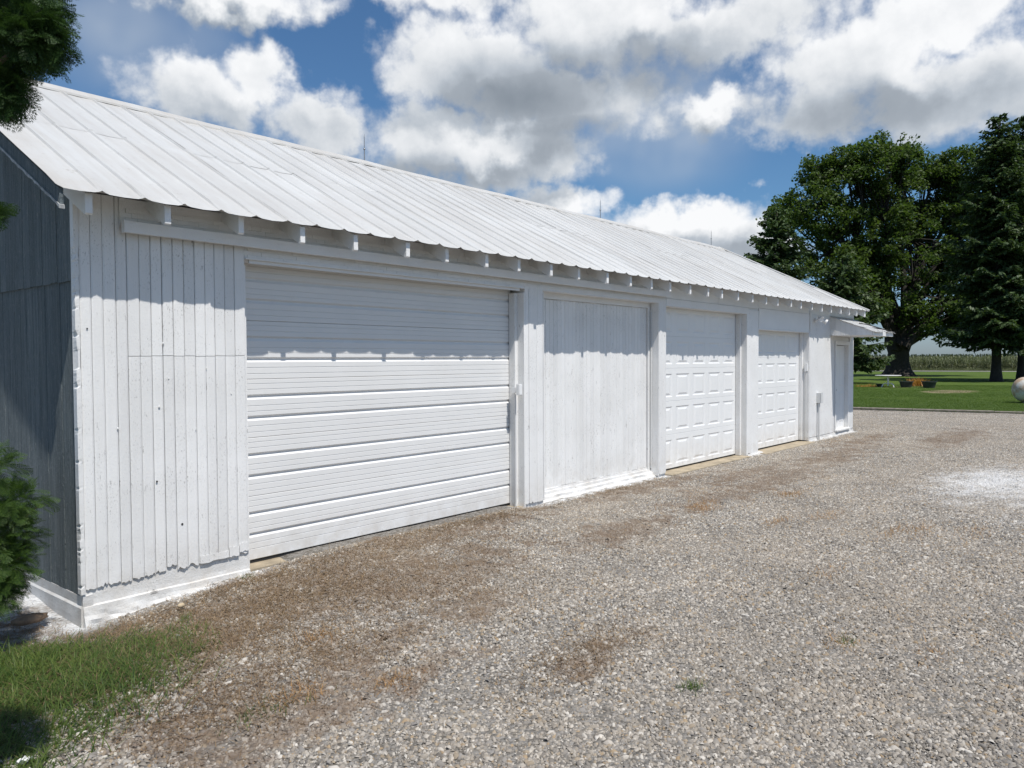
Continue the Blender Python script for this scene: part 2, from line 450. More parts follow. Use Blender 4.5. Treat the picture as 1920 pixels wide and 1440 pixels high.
M['cedar_shaded'] = leafmat('shaded_cedar_sprays', (.020, .050, .018), (.06, .115, .030), .22)  # darker copy of the cedar green, shade of the boughs' undersides painted in
M['grass'] = leafmat('green_grass_blades', (.028, .072, .012), (.140, .185, .045), .38)
M['straw'] = leafmat('dry_orange_weeds', (.27, .135, .05), (.46, .28, .12), .2)
M['straw2'] = leafmat('brown_dry_grass', (.13, .082, .048), (.33, .235, .14), .2)
M['corn'] = leafmat('haze_paled_leaves', (.085, .110, .055), (.19, .205, .115), .3)  # colour paled to stand in for haze over the distant field
M['lawn_blade'] = leafmat('lawn_blades', (.055, .105, .018), (.11, .165, .032), .3)
M['deadplant'] = leafmat('orange_dead_leaves', (.30, .13, .03), (.50, .27, .08), .3)

def dirt_mask(t, p):
    """where brown dirt lies over the gravel (0..1); shared by the lot and its stones"""
    blobs = [(1.74, -3.37, .70, .17), (2.0, -1.2, 2.0, .75), (.3, -2.6, 1.0, .4), (9.0, -1.5, 3.5, .5), (1.5, -.7, 1.4, .55), (1.72, -2.1, .9, .3), (.75, -.75, 1.1, .5), (3.2, -.40, 2.6, .4), (.6, -2.2, .65, .38),
             (-.45, -2.5, .5, .35), (7.6, -.35, 2.4, .35), (12.9, -1.25, 2.8, .55), (18.3, -2.3, 3.5, .6), 
             (15.8, -.9, 2.2, .45), (4.9, -1.7, 1.5, .4), (-.5, .6, .8, 1.2), (.1, -1.3, .8, .5), (9.5, -1.0, 2.0, .4)]
    f = None
    pw = t.vmath('ADD', p, t.vmath('SCALE', t.vmath('SUBTRACT', t.noise(p, 1.6, 4, .65, 'Color'), (.5, .5, .5)), scale=1.0))
    for b in blobs:
        e = t.ellipse(pw, *b); f = e if f is None else t.math('MAXIMUM', f, e)
    n = t.noise(p, 3.0, 6, .7)
    v = t.math('ADD', f, t.math('MULTIPLY_ADD', n, 3.6, -1.72))
    return t.math('MULTIPLY', t.rng(v, .05, .72, 0, 1, True), t.rng(t.noise(p, 8, 5, .75), .38, .58, .25, 1))
def white_mask(t, p):
    """white paint overspray on the stones"""
    n = t.noise(p, 2.2, 6, .7); n2 = t.noise(p, 26, 2, .5)
    e = t.ellipse(p, 11.0, -4.15, 3.4, 1.25)
    e = t.math('MAXIMUM', e, t.math('MULTIPLY', t.ellipse(p, 10.8, -4.9, 4.2, 1.5), .8))
    v = t.math('ADD', t.math('MULTIPLY', e, 1.5), t.math('MULTIPLY_ADD', n, 1.5, -.85))
    v = t.math('ADD', v, t.math('MULTIPLY_ADD', n2, 1.3, -.65))
    v = t.math('ADD', v, t.math('MULTIPLY_ADD', t.noise(t.scaled(p, (1, 2.2, 1)), 5, 5, .7), 1.6, -.85))
    big = t.rng(v, .06, 1.4, 0, .52, True)
    s = t.new('ShaderNodeSeparateXYZ'); t.l.new(p, s.inputs[0])
    wall = t.math('MULTIPLY', t.rng(s.outputs[1], -.15, -.06), t.rng(s.outputs[0], 18.6, 18.2))
    gaps = t.math('MAXIMUM', t.rng(s.outputs[0], 1.55, 1.35), t.math('MULTIPLY', t.rng(s.outputs[0], 4.9, 5.1), t.rng(s.outputs[0], 8.9, 8.7)))
    gaps = t.math('MAXIMUM', gaps, t.math('MULTIPLY', t.rng(s.outputs[0], 11.7, 11.8), t.rng(s.outputs[0], 12.6, 12.4)))
    gaps = t.math('MAXIMUM', gaps, t.rng(s.outputs[0], 15.0, 15.1))
    w = t.math('MULTIPLY', t.math('MULTIPLY', wall, gaps), t.rng(t.noise(p, 7, 5, .7), .42, .62, 0, .75))
    gab = t.math('MULTIPLY', t.math('MULTIPLY', t.rng(s.outputs[0], -.30, -.10), t.rng(s.outputs[1], -.22, -.02)), t.rng(s.outputs[0], .2, .05))
    w = t.math('MAXIMUM', w, t.math('MULTIPLY', gab, t.rng(n, .36, .56, 0, .8)))
    return t.math('MAXIMUM', big, w)

def m_gravel_ground():
    m, t, b = material('gravel_bed'); p = t.pos()
    v = t.voronoi(p, 42, 'Color'); d = t.voronoi(p, 42, 'Distance')
    s = t.new('ShaderNodeSeparateColor'); t.l.new(v, s.inputs[0])
    col = t.mix(s.outputs[0], (.13, .118, .10), (.30, .285, .265))
    dm = dirt_mask(t, p)
    dirt = t.mix(t.noise(p, 24, 6, .7), (.115, .080, .055), (.27, .205, .15))
    col = t.mix(t.math('MULTIPLY', dm, .92), col, dirt)
    big = t.noise(p, .6, 4, .6)
    col = t.vmath('SCALE', col, scale=t.rng(big, .3, .7, .85, 1.12))
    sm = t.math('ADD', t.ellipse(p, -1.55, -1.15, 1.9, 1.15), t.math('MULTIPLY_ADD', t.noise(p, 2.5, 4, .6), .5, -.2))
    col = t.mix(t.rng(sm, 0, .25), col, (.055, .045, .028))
    col = t.mix(white_mask(t, p), col, (.75, .77, .79))
    t.put(b.inputs['Base Color'], col); b.inputs['Roughness'].default_value = .95
    b.inputs['Specular IOR Level'].default_value = .1
    h = t.math('ADD', t.math('MULTIPLY', d, -1.0), t.math('MULTIPLY', t.noise(p, 90, 4, .7), .5))
    t.put(b.inputs['Normal'], t.bump(h, .9, .02))
    return m
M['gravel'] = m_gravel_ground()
def m_stone():
    m, t, b = material('crushed_stone'); p = t.pos()
    at = t.new('ShaderNodeAttribute'); at.attribute_name = 'tone'
    s = t.new('ShaderNodeSeparateColor'); t.l.new(at.outputs['Color'], s.inputs[0])
    r = t.new('ShaderNodeValToRGB'); t.put(r.inputs[0], s.outputs[0]); cr = r.color_ramp
    cr.interpolation = 'CONSTANT'
    cols = [(.0, (.24, .232, .222)), (.16, (.33, .305, .27)), (.36, (.42, .395, .36)), (.50, (.28, .275, .272)), (.60, (.53, .505, .465)), (.74, (.36, .30, .225)), (.82, (.15, .145, .14)), (.91, (.66, .64, .60)), (.965, (.36, .27, .17))]
    cr.elements[0].color = (*cols[0][1], 1); cr.elements[1].position = cols[1][0]; cr.elements[1].color = (*cols[1][1], 1)
    for q, c in cols[2:]: e = cr.elements.new(q); e.color = (*c, 1)
    col = t.vmath('SCALE', r.outputs[0], scale=t.math('MULTIPLY_ADD', s.outputs[1], .26, .72))
    big = t.noise(p, .55, 4, .6)
    col = t.mix(t.rng(big, .35, .72, 0, .45), col, (.31, .27, .222))
    col = t.vmath('SCALE', col, scale=t.rng(t.noise(p, 1.1, 4, .6), .3, .7, .84, 1.1))
    dm = dirt_mask(t, p)
    col = t.mix(t.math('MULTIPLY', dm, .78), col, (.165, .120, .085))
    col = t.vmath('MULTIPLY', col, (.97, .945, .91))
    col = t.mix(white_mask(t, p), col, (.78, .80, .82))
    t.put(b.inputs['Base Color'], col); b.inputs['Roughness'].default_value = .85
    b.inputs['Specular IOR Level'].default_value = .25
    t.put(b.inputs['Normal'], t.bump(t.noise(p, 300, 3, .6), .3, .003))
    return m
M['stone'] = m_stone()
def m_lawn():
    m, t, b = material('lawn_turf'); p = t.pos()
    n = t.noise(p, .35, 5, .6); n2 = t.noise(t.scaled(p, (6, 6, 6)), 1, 4, .7)
    c = t.mix(t.rng(n, .3, .7), (.070, .115, .022), (.105, .150, .032))
    c = t.mix(t.rng(n2, .35, .75, 0, .5), c, (.050, .085, .018))
    d = t.math('MAXIMUM', t.ellipse(p, 45.3, 3.0, 3.8, 1.7), t.ellipse(p, 50.9, 6.4, 2.0, 2.6))
    d = t.math('ADD', d, t.math('MULTIPLY_ADD', t.noise(p, .9, 5, .7), 1.1, -.62))
    c = t.mix(t.rng(d, .05, .4, 0, .9), c, (.24, .19, .125))
    t.put(b.inputs['Base Color'], c); b.inputs['Roughness'].default_value = .95
    b.inputs['Specular IOR Level'].default_value = .1
    t.put(b.inputs['Normal'], t.bump(t.noise(p, 14, 4, .7), .8, .05))
    return m
M['lawn'] = m_lawn()
M['field'] = plain('field_soil', (.085, .085, .035), .95, 0, .3, .05)
M['lane'] = plain('pale_lane_gravel', (.42, .40, .36), .9, 0, .15, .6)

# ------------------------------------------------------------------ ground
def gz(x, y):
    """height of the lot"""
    x = np.asarray(x, float); y = np.asarray(y, float)
    near = sstep(-1.6, -.1, y)
    z = -.075 + 0 * x
    z = z - .095 * sstep(1.3, -.1, x) * near * sstep(1.6, .2, y)
    z = z + .045 * sstep(1.2, 2.2, x) * sstep(5.3, 4.8, x) * near
    z = z + .015 * (fbm(x * .5, y * .5) - .5)
    return z
def grid_mesh(name, xs, ys, zf, mat):
    X, Y = np.meshgrid(xs, ys, indexing='ij'); Z = zf(X, Y)
    V = np.stack([X, Y, Z], -1).reshape(-1, 3); n = len(ys)
    I, J = np.meshgrid(np.arange(len(xs) - 1), np.arange(n - 1), indexing='ij')
    a = (I * n + J).ravel(); F = np.stack([a, a + n, a + n + 1, a + 1], -1)
    return np_mesh(name, V, F, mat, True)
g = obj('ground', grid_mesh('ground', np.linspace(-1500, 1500, 31), np.linspace(-1500, 1500, 31), lambda X, Y: -.32 + 0 * X, M['field'])); g['kind'] = 'structure'
KA = np.array([27.19, 2.52]); KB = np.array([28.00, -2.415]); KD = (KB - KA) / np.linalg.norm(KB - KA)
def kerb_x(y): return KA[0] + (y - KA[1]) * KD[0] / KD[1]
xs = np.unique(np.concatenate([np.arange(-9, -4, .5), np.arange(-4, 12, .1), np.arange(12, 28.6, .3)]))
ys = np.unique(np.concatenate([np.arange(-22, -8, .5), np.arange(-8, 2.5, .1), np.arange(2.5, 14, .5)]))
def lot_z(X, Y):
    z = gz(X, Y)
    lump = .014 * (fbm(X * 2.3, Y * 2.3) - .5) + .010 * (fbm(X * 7, Y * 7) - .5)
    return np.where(X > kerb_x(Y) + .25, -.22, z + lump)
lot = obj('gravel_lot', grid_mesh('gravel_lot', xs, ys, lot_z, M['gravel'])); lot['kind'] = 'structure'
# lawn beyond the timber edge
LX = np.concatenate([np.arange(0, 30, .5), np.arange(30, 92, 2.0)]); LY = np.concatenate([np.arange(-60, -12, 4), np.arange(-12, 24, .5), np.arange(24, 90, 4)])
X, Y = np.meshgrid(LX, LY, indexing='ij')
XX = X + kerb_x(Y) + .04; ZZ = -.045 + .05 * (fbm(XX * .3, Y * .3) - .5) * sstep(0, 3, X)
V = np.stack([XX, Y, ZZ], -1).reshape(-1, 3); n = len(LY)
I, J = np.meshgrid(np.arange(len(LX) - 1), np.arange(n - 1), indexing='ij'); a = (I * n + J).ravel()
lw = obj('lawn', np_mesh('lawn', V, np.stack([a, a + n, a + n + 1, a + 1], -1), M['lawn'], True)); lw['kind'] = 'structure'
ln = box('lane', M['lane'], None, 117.0, 119.6, -160, 200, -.25, .0); ln['kind'] = 'structure'

# ------------------------------------------------------------------ the garage
G = thing('garage_building', 'long white painted garage with ribbed metal roof and four doors', 'garage')
SL = .52; EY = -.36; EZ = 2.955; RY = 2.9; RZ = EZ + SL * (RY - EY); BY = 2 * RY      # roof section
X0 = -.265; X1 = 18.30; HIP = 1.60
def roof_z(y): return EZ + SL * (y - EY) if y < RY else EZ + SL * (2 * RY - y - EY)
WALL_TOP = 3.02

# wall body (painted core behind boards, posts and headers)
wall = obj('wall', MB()
    .box(.03, 1.348, .022, .30, -.25, WALL_TOP)
    .box(1.348, 8.70, .003, .30, 2.655, WALL_TOP)
    .box(5.17, 5.548, .022, .30, -.25, 2.655)
    .box(8.495, 8.712, .022, .30, -.25, 2.655)
    .box(8.70, 18.27, .02, .30, 2.742, WALL_TOP)
    .box(11.81, 12.345, .022, .30, -.25, 2.742)
    .box(15.125, 16.86, .02, .30, .0, 2.742)
    .box(17.90, 18.27, .02, .30, .0, 2.742)
    .box(16.86, 17.90, .02, .30, 2.16, 2.742)
    .box(12.345, 15.125, .02, .30, 2.375, 2.742)
    .box(.03, 18.27, 5.55, 5.78, -.25, WALL_TOP).mesh('wall', M['wood_h']), G)
box('end_wall', M['wood'], G, 18.03, 18.30, .303, 5.78, -.25, WALL_TOP)
box('interior_shade_sheet', M['dark'], G, 1.2, 17.95, .34, .40, -.2, 3.0)  # dark sheet put in for the unlit interior behind the doors

# siding boards, one object each; a few shared lengths
def board_mesh(name, w, L, th, mat, ch=.005):
    poly = [(-w / 2, th), (-w / 2, ch), (-w / 2 + ch, 0), (w / 2 - ch, 0), (w / 2, ch), (w / 2, th)]
    return MB().extrude(poly, 2, 0, L).mesh(name, mat)
def frayed(name, w, L, th, mat, seed, ch=.005):
    """a board with a ragged lower end"""
    r = random.Random(seed); n = 6; mb = MB(); V = []; F = []
    for i in range(n + 1):
        x = -w / 2 + w * i / n; z = r.uniform(0, .016) + (r.random() < .15) * r.uniform(.01, .03)
        y = ch if i in (0, n) else 0
        V += [(x, y, z), (x, y, L), (x, th, z), (x, th, L)]
    for i in range(n):
        a = 4 * i; b = a + 4
        F += [(a, b, b + 1, a + 1), (a + 2, a, b, b + 2)[::-1], (a + 3, a + 1, b + 1, b + 3), (b + 2, a + 2, a + 3, b + 3)]
    F += [(0, 1, 3, 2), (4 * n + 2, 4 * n + 3, 4 * n + 1, 4 * n)]
    return mb.add(V, F).mesh(name, mat)
sx = [.010, .090, .175, .268, .352, .445, .534, .623, .709, .801, .893, .981, 1.066, 1.157, 1.248, 1.347]
for i in range(15):
    w = sx[i + 1] - sx[i] - .0035 - (.0028 if i in (3, 6, 8) else 0); xc = (sx[i] + sx[i + 1]) / 2
    zb = .083 + .022 * i / 14 + random.uniform(-.008, .008)
    if i == 7: zb += .03
    yo = random.uniform(-.0025, .0025)
    if i < 4:
        obj('siding_board', frayed('siding_board', w, WALL_TOP - zb, .0215 - yo, M['wood'], i), G, (xc, yo, zb))
    else:      # upper and lower lengths meet at a joint at head height
        j = 1.822 + random.uniform(-.003, .003)
        obj('siding_board', frayed('siding_board', w, j - .004 - zb, .0215 - yo, M['wood'], i), G, (xc, yo - random.uniform(0, .003), zb))
        obj('siding_board', board_mesh('siding_board', w, WALL_TOP - j - .02, .0215 - yo, M['wood']), G, (xc, yo, j))
# patched strips at the feet of the boards on the right
for (a, b_, z0, z1) in ((.90, 1.155, .10, .165), (1.16, 1.25, .105, .19), (1.255, 1.345, .13, .205)):
    mb = MB(); n = 7; V = []; F = []
    for i in range(n + 1):
        x = a + (b_ - a) * i / n; zz = z0 + random.uniform(0, .014); zt = z1 + random.uniform(-.008, .008)
        V += [(x, -.009, zz), (x, -.008, zt), (x, -.0045, zz), (x, -.0045, zt)]
    for i in range(n):
        q = 4 * i; F += [(q, q + 4, q + 5, q + 1), (q, q + 2, q + 6, q + 4), (q + 1, q + 5, q + 7, q + 3)]
    F += [(0, 1, 3, 2), (4 * n, 4 * n + 2, 4 * n + 3, 4 * n + 1)]
    mb.add(V, F).build('patch_strip', M['wood'], G)
# nail heads and knots
for (x, z, r) in ((.055, 2.02, .006), (.55, .83, .008), (.58, 1.42, .009), (.62, 1.92, .009), (.75, .46, .009), (.98, 1.72, .005), (.26, 1.27, .008), (.66, 1.64, .005), (1.2, 1.5, .005), (.88, 1.22, .005)):
    nm = MB().lathe([(r, 0), (r, -.003), (r * .5, -.0045), (0.0005, -.005)], (x, -.0055, z), 8, 1)
    nm.build('nail_head', M['rubber' if (x, z) in ((.055, 2.02), (.55, .83), (.75, .46)) else 'wood'], G)
# corner board, split and peeling
mb = MB(); V = []; F = []; n = 150
for i in range(n + 1):
    z = .06 + (3.015 - .06) * i / n
    bite = max(0, fbm(z * 7 + 2, 1.5) - .58) * .14 + (random.random() < .10) * random.uniform(.003, .010); bite = min(bite, .017)
    V += [(-.027 + bite, -.008 + bite * .3, z), (.006 - bite * .25, -.0085, z), (.006, .05, z), (-.027, .05, z)]
for i in range(n):
    for k in range(4): F.append((4 * i + k, 4 * i + (k + 1) % 4, 4 * i + 4 + (k + 1) % 4, 4 * i + 4 + k))
F += [(3, 2, 1, 0), (4 * n, 4 * n + 1, 4 * n + 2, 4 * n + 3)]
mb.add(V, F)
mb.build('corner_board', M['wood'], G)

# foundation under the left bay: stepped, lumpy concrete
def lumpy(name, x0, x1, prof, n, amp, seed, parent, mat, axis='x'):
    r = np.random.default_rng(seed); V = []; F = []; k = len(prof)
    for i in range(n + 1):
        x = x0 + (x1 - x0) * i / n
        for (y, z, a) in prof:
            dy = (fbm(x * 6 + seed, z * 14 + 3) - .5) * amp * a * 2; dz = (fbm(x * 5 + 7 + seed, z * 9) - .5) * amp * a
            V.append((x, y + dy, z + dz) if axis == 'x' else (y + dy, x, z + dz))
    for i in range(n):
        for j in range(k - 1):
            q = i * k + j; F.append((q, q + 1, q + k + 1, q + k) if axis == 'x' else (q, q + k, q + k + 1, q + 1))
    F += [tuple(range(k))[::-1], tuple(n * k + j for j in range(k))]
    return obj(name, mesh_from(name, V, F, mat), parent)
lumpy('foundation', -.012, 1.352, [(.06, .17, 0), (.016, .165, 0), (.014, .06, .15), (.012, .0, .15), (.009, -.030, .15), (-.006, -.038, .2), (-.009, -.075, .4), (-.014, -.105, .9), (-.026, -.135, 1.4), (-.040, -.175, 1.8), (-.045, -.32, 0), (.06, -.32, 0)], 70, .030, 2, G, M['foundation'])
lumpy('foundation', .0, 5.8, [(.06, .05, 0), (-.012, .040, .1), (-.014, -.03, .2), (-.026, -.045, .2), (-.028, -.12, .3), (-.030, -.32, 0), (.06, -.32, 0)], 30, .02, 5, G, M['foundation'], 'y')
lumpy('foundation', 5.50, 8.50, [(.25, .045, 0), (.150, .040, .1), (.143, .005, .3), (.100, -.010, .6), (.090, -.045, .9), (.05, -.065, 1.3), (.03, -.11, 1.3), (.03, -.30, 0), (.25, -.30, 0)], 90, .03, 9, G, M['foundation'])
lumpy('foundation', 15.13, 18.28, [(.05, .015, 0), (-.002, .010, .2), (-.010, -.03, .6), (-.035, -.06, 1.2), (-.06, -.10, 1.4), (-.06, -.30, 0), (.05, -.30, 0)], 60, .04, 12, G, M['foundation'])
lumpy('foundation', 11.80, 12.50, [(.05, -.03, 0), (-.01, -.04, .2), (-.03, -.07, .9), (-.07, -.095, 1.4), (-.08, -.30, 0), (.05, -.30, 0)], 14, .04, 15, G, M['foundation'])

# small painted bricks under the eave
BM = [MB().extrude([(-.0443 + random.uniform(-.0008, .0004), -.0175), (.0443, -.0175), (.0443, .0175), (-.0443, .0175)], 1, 0, .02).mesh('brick', M['brick']) for _ in range(5)]
rest = MB(); nb = 0
rows = [2.672, 2.708, 2.744, 2.852, 2.888, 2.924]
cand = []
for ri, z in enumerate(rows):
    for k in range(94):
        x = .345 + k * .0895 + (.045 if ri % 2 else 0)
        if x > 8.63: continue
        if z < 2.70 and not (1.36 < x < 5.1): continue
        if x < 1.36 and z < 2.82: continue
        hidden = False
        cand.append((hidden, x, z))
for hidden, x, z in sorted(cand):
    y = -.004 + random.uniform(-.002, .002)
    if x < 1.36: y -= .012
    if nb < 290 and not hidden:
        obj('brick', random.choice(BM), wall, (x, y, z)); nb += 1
    else:
        rest.box(x - .0443, x + .0443, y, y + .02, z - .0175, z + .0175)
o = rest.build('brick', M['brick'], wall); o['kind'] = 'stuff'
# shadow-line backing board behind the bricks of the left bay
box('frieze_board', M['wood_h'], wall, .30, 1.352, -.0105, -.007, 2.80, WALL_TOP - .005)

# sliding-door track rail, closed by end cap
mb = MB(); mb.box(.306, 8.662, -.095, -.055, 2.748, 2.834); rail = mb.build('track_rail', M['wood_h'], G)
box('end_cap', M['wood'], rail, .296, .3055, -.100, -.050, 2.744, 2.838)
for x in np.arange(.6, 8.6, 1.2): box('bracket', M['wood_h'], rail, x, x + .05, -.0545, -.017, 2.77, 2.82)

# header above the big door
box('door_header', M['wood_h'], G, 1.352, 5.162, -.012, .028, 2.653, 2.6655)
box('door_header', M['wood_h'], G, 1.352, 5.10, .031, .150, 2.640, 2.652)
box('door_header', M['wood_h'], G, 1.40, 5.08, .012, .0295, 2.622, 2.6525)

# rafters with sun-lit plumb-cut ends
rx = [-.035] + [.545 + .5935 * i for i in range(9)]
rx += [rx[-1] + .597 * (i + 1) for i in range(9)]
rx += [rx[-1] + .620 * (i + 1) for i in range(12)] + [18.02]
def rafter_mesh():
    def zb(y): return EZ + SL * (y - EY) - .035
    y0 = -.292
    top = [(y0, zb(y0)), (.5, zb(.5))]
    poly = [(y0, zb(y0)), (y0, zb(y0) - .135), (y0 + .012, zb(y0) - .147), (.5, zb(.5) - .155), (.5, zb(.5))]
    return MB().extrude(poly, 0, -.024, .024).mesh('rafter', M['wood_h'])
RM = rafter_mesh()
for x in rx:
    if x > 18.15: continue
    o = obj('rafter', RM, G, (x + random.uniform(-.008, .008), random.uniform(-.010, .008) - (.028 if x > 1.3 else 0), random.uniform(-.006, .004) - (.016 if x > 1.3 else 0)))
    o.rotation_euler = (0, random.uniform(-.015, .015), 0)

# roof deck and ribbed sheets
deck = MB(); d = .010
poly = [(EY + .11, roof_z(EY + .11) - .034), (RY, RZ - .034), (RY, RZ - .012), (EY + .11, roof_z(EY + .11) - .012)]
deck.extrude(poly, 0, X0 + .05, X1 - HIP - .1)
deck.extrude([(EY + .11, roof_z(EY + .11) - .034), (.9, roof_z(.9) - .034), (.9, roof_z(.9) - .012), (EY + .11, roof_z(EY + .11) - .012)], 0, X1 - HIP - .1, X1 - .65)
deck.extrude([(EY + .11, roof_z(EY + .11) - .034), (.02, roof_z(.02) - .034), (.02, roof_z(.02) - .012), (EY + .11, roof_z(EY + .11) - .012)], 0, X1 - .65, X1 - .21)
roof = obj('roof', deck.mesh('roof', M['soffit']), G)
PROF = [(0, .020), (.009, .0195), (.013, .012), (.019, .0015), (.05, .0), (.15, -.004), (.25, .0), (.281, .0015), (.287, .012), (.291, .0195)]
SY = RY - EY
def sheet(i, s0, s1, lift, seed):
    """one sheet, 0.6 m wide with two ribs, between slope fractions s0..s1"""
    r = np.random.default_rng(seed)
    xs_ = [(k * .3 + p[0], p[1]) for k in range(2) for p in PROF] + [(.6, .020), (.609, .0195), (.613, .012)]
    n = 10; V = []; F = []; m = len(xs_)
    dz = r.uniform(-.0012, .0012); wob = r.uniform(-1, 1) * .004
    dent = r.uniform(-.006, .006, (n + 1, 3))
    ph = r.uniform(0, 9)
    for j in range(n + 1):
        s = s0 + (s1 - s0) * j / n
        if j == 0 and s0 == 0: s -= r.uniform(0, .005)
        for (x, h) in xs_:
            gx = X0 + i * .6 + x
            y = EY + SY * s
            sag = .010 * math.sin(gx * .9 + 1.3) * (1 - s) + (fbm(gx * 1.3 + ph, s * 6 + ph) - .5) * .016
            hh = h * (1 + .5 * (fbm(gx * 3, s * 5) - .5)) + lift + dz + sag * .55
            if s0 == 0 and j == 0:      # scalloped drip edge
                dd = min(x % .3, .3 - x % .3); hh = .015 * math.exp(-(dd / .022) ** 2) - .008 * math.sin(math.pi * ((x % .3) / .3)) + lift + dz + r.uniform(-.0015, .0015)
            xm = X1 - HIP * max(s, 0)
            V.append((min(gx + wob * j / n, xm), y - hh * .46 * 0, roof_z(EY) + SL * SY * s + hh))
    for j in range(n):
        for k in range(m - 1):
            q = j * m + k; F.append((q, q + 1, q + m + 1, q + m))
    return V, F
NSH = 31
for i in range(NSH):
    for (s0, s1, lift) in ((0, .52, .002), (.508, 1.0, .0032)):
        if X0 + i * .6 >= X1 - HIP * s0 - .03: continue
        V, F = sheet(i, s0, s1, lift + .0012 * (i % 2), 100 + i * 3 + int(s0 * 10))
        obj('roof_sheet', mesh_from('roof_sheet', V, F, M['roof']), roof)
# back slope and hip end, out of sight from the yard
mb = MB()
mb.add([(X0, RY, RZ), (X1 - HIP, RY, RZ), (X1, BY - EY, EZ), (X0, BY - EY, EZ), (X0, RY, RZ - .02), (X1 - HIP, RY, RZ - .02), (X1, BY - EY, EZ - .02), (X0, BY - EY, EZ - .02)],
       [(0, 1, 2, 3), (7, 6, 5, 4), (3, 2, 6, 7), (0, 3, 7, 4)])
mb.add([(X1 + .003, EY, EZ), (X1 + .003, BY - EY, EZ), (X1 - HIP + .003, RY, RZ), (X1 + .003, EY, EZ - .02), (X1 + .003, BY - EY, EZ - .02), (X1 - HIP + .003, RY, RZ - .02)], [(0, 1, 2), (5, 4, 3), (0, 3, 4, 1)])
mb.build('rear_roof', M['roof'], roof)
# ridge cap, slightly wavy
mb = MB(); V = []; F = []; n = 60
for i in range(n + 1):
    x = X0 - .01 + (X1 - HIP - X0 + .05) * i / n; w = .004 * math.sin(x * 1.7) + .003 * math.sin(x * 4.1)
    for (y, z) in ((-.17, -.17 * SL + .006), (-.165, -.165 * SL + .027), (-.02, .026), (0, .030), (.02, .026), (.17, -.17 * SL + .012), (.0, .010)):
        V.append((x, RY + y, RZ + z + w))
for i in range(n):
    for k in range(7):
        q = i * 7; F.append((q + k, q + 7 + k, q + 7 + (k + 1) % 7, q + (k + 1) % 7))
F += [tuple(range(7)), tuple(n * 7 + k for k in range(6, -1, -1))]
mb.add(V, F).build('ridge_cap', M['roof'], roof)
# hip flashing on the right edge
mb = MB().tube([(X1 - .002, EY - .005, EZ + .012), (X1 - HIP, RY, RZ + .03)], .018, 8); mb.build('hip_flashing', M['roof'], roof)
# rake boards at the gable
rb = MB(); y0, y1 = EY + .02, RY
V = []
for (y) in (y0, y1):
    z = roof_z(y) - .012
    V += [(X0 + .03, y, z - .115), (X0 + .03, y, z), (X0 + .055, y, z), (X0 + .055, y, z - .115)]
rb.add(V, [(0, 1, 2, 3), (7, 6, 5, 4), (0, 4, 5, 1), (1, 5, 6, 2), (2, 6, 7, 3), (3, 7, 4, 0)])
rk = rb.build('rake_board', M['gable'], G)
e = MB(); V = []; F = []; n = 60
for i in range(n + 1):
    y = y0 - .012 + (y1 - y0) * i / n; z = roof_z(y) - .127; r_ = random.uniform(0, .016)
    V += [(X0 + .022, y, z - .018 + r_), (X0 + .022, y, z + .008 + r_ * .3), (X0 + .0585, y, z + .006), (X0 + .0585, y, z - .018)]
for i in range(n):
    for k in range(4): F.append((4 * i + k, 4 * i + 4 + k, 4 * i + 4 + (k + 1) % 4, 4 * i + (k + 1) % 4))
F += [(0, 1, 2, 3), (4 * n + 3, 4 * n + 2, 4 * n + 1, 4 * n)]
e.add(V, F).build('peeling_edge', M['grey_edge'], rk)
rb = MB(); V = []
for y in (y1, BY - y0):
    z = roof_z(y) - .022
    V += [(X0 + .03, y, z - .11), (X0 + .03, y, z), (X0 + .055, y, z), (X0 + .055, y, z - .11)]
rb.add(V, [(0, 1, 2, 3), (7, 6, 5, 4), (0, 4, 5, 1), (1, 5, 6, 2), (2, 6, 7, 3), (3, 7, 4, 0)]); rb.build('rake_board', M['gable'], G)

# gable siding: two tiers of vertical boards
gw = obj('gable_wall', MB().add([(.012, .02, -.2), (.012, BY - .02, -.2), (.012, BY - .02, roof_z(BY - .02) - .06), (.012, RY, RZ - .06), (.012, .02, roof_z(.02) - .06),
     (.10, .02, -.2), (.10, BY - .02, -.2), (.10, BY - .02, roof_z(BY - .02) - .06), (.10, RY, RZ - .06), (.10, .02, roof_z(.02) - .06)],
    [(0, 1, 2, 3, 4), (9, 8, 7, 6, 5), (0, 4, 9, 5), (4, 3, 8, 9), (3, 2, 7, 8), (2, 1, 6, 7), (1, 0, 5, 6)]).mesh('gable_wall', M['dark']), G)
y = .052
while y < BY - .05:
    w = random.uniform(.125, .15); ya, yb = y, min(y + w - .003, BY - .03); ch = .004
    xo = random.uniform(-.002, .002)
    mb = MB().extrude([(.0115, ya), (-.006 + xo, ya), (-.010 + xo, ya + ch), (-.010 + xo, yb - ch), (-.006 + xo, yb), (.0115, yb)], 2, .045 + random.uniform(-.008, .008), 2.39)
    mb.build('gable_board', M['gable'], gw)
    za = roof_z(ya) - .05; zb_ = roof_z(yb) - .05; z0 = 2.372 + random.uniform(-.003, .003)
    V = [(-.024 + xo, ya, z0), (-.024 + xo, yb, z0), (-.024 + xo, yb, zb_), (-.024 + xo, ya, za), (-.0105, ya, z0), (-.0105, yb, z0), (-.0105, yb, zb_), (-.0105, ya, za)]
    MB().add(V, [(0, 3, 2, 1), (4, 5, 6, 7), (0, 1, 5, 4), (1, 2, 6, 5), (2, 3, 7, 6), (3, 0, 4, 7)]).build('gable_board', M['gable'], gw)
    y += w

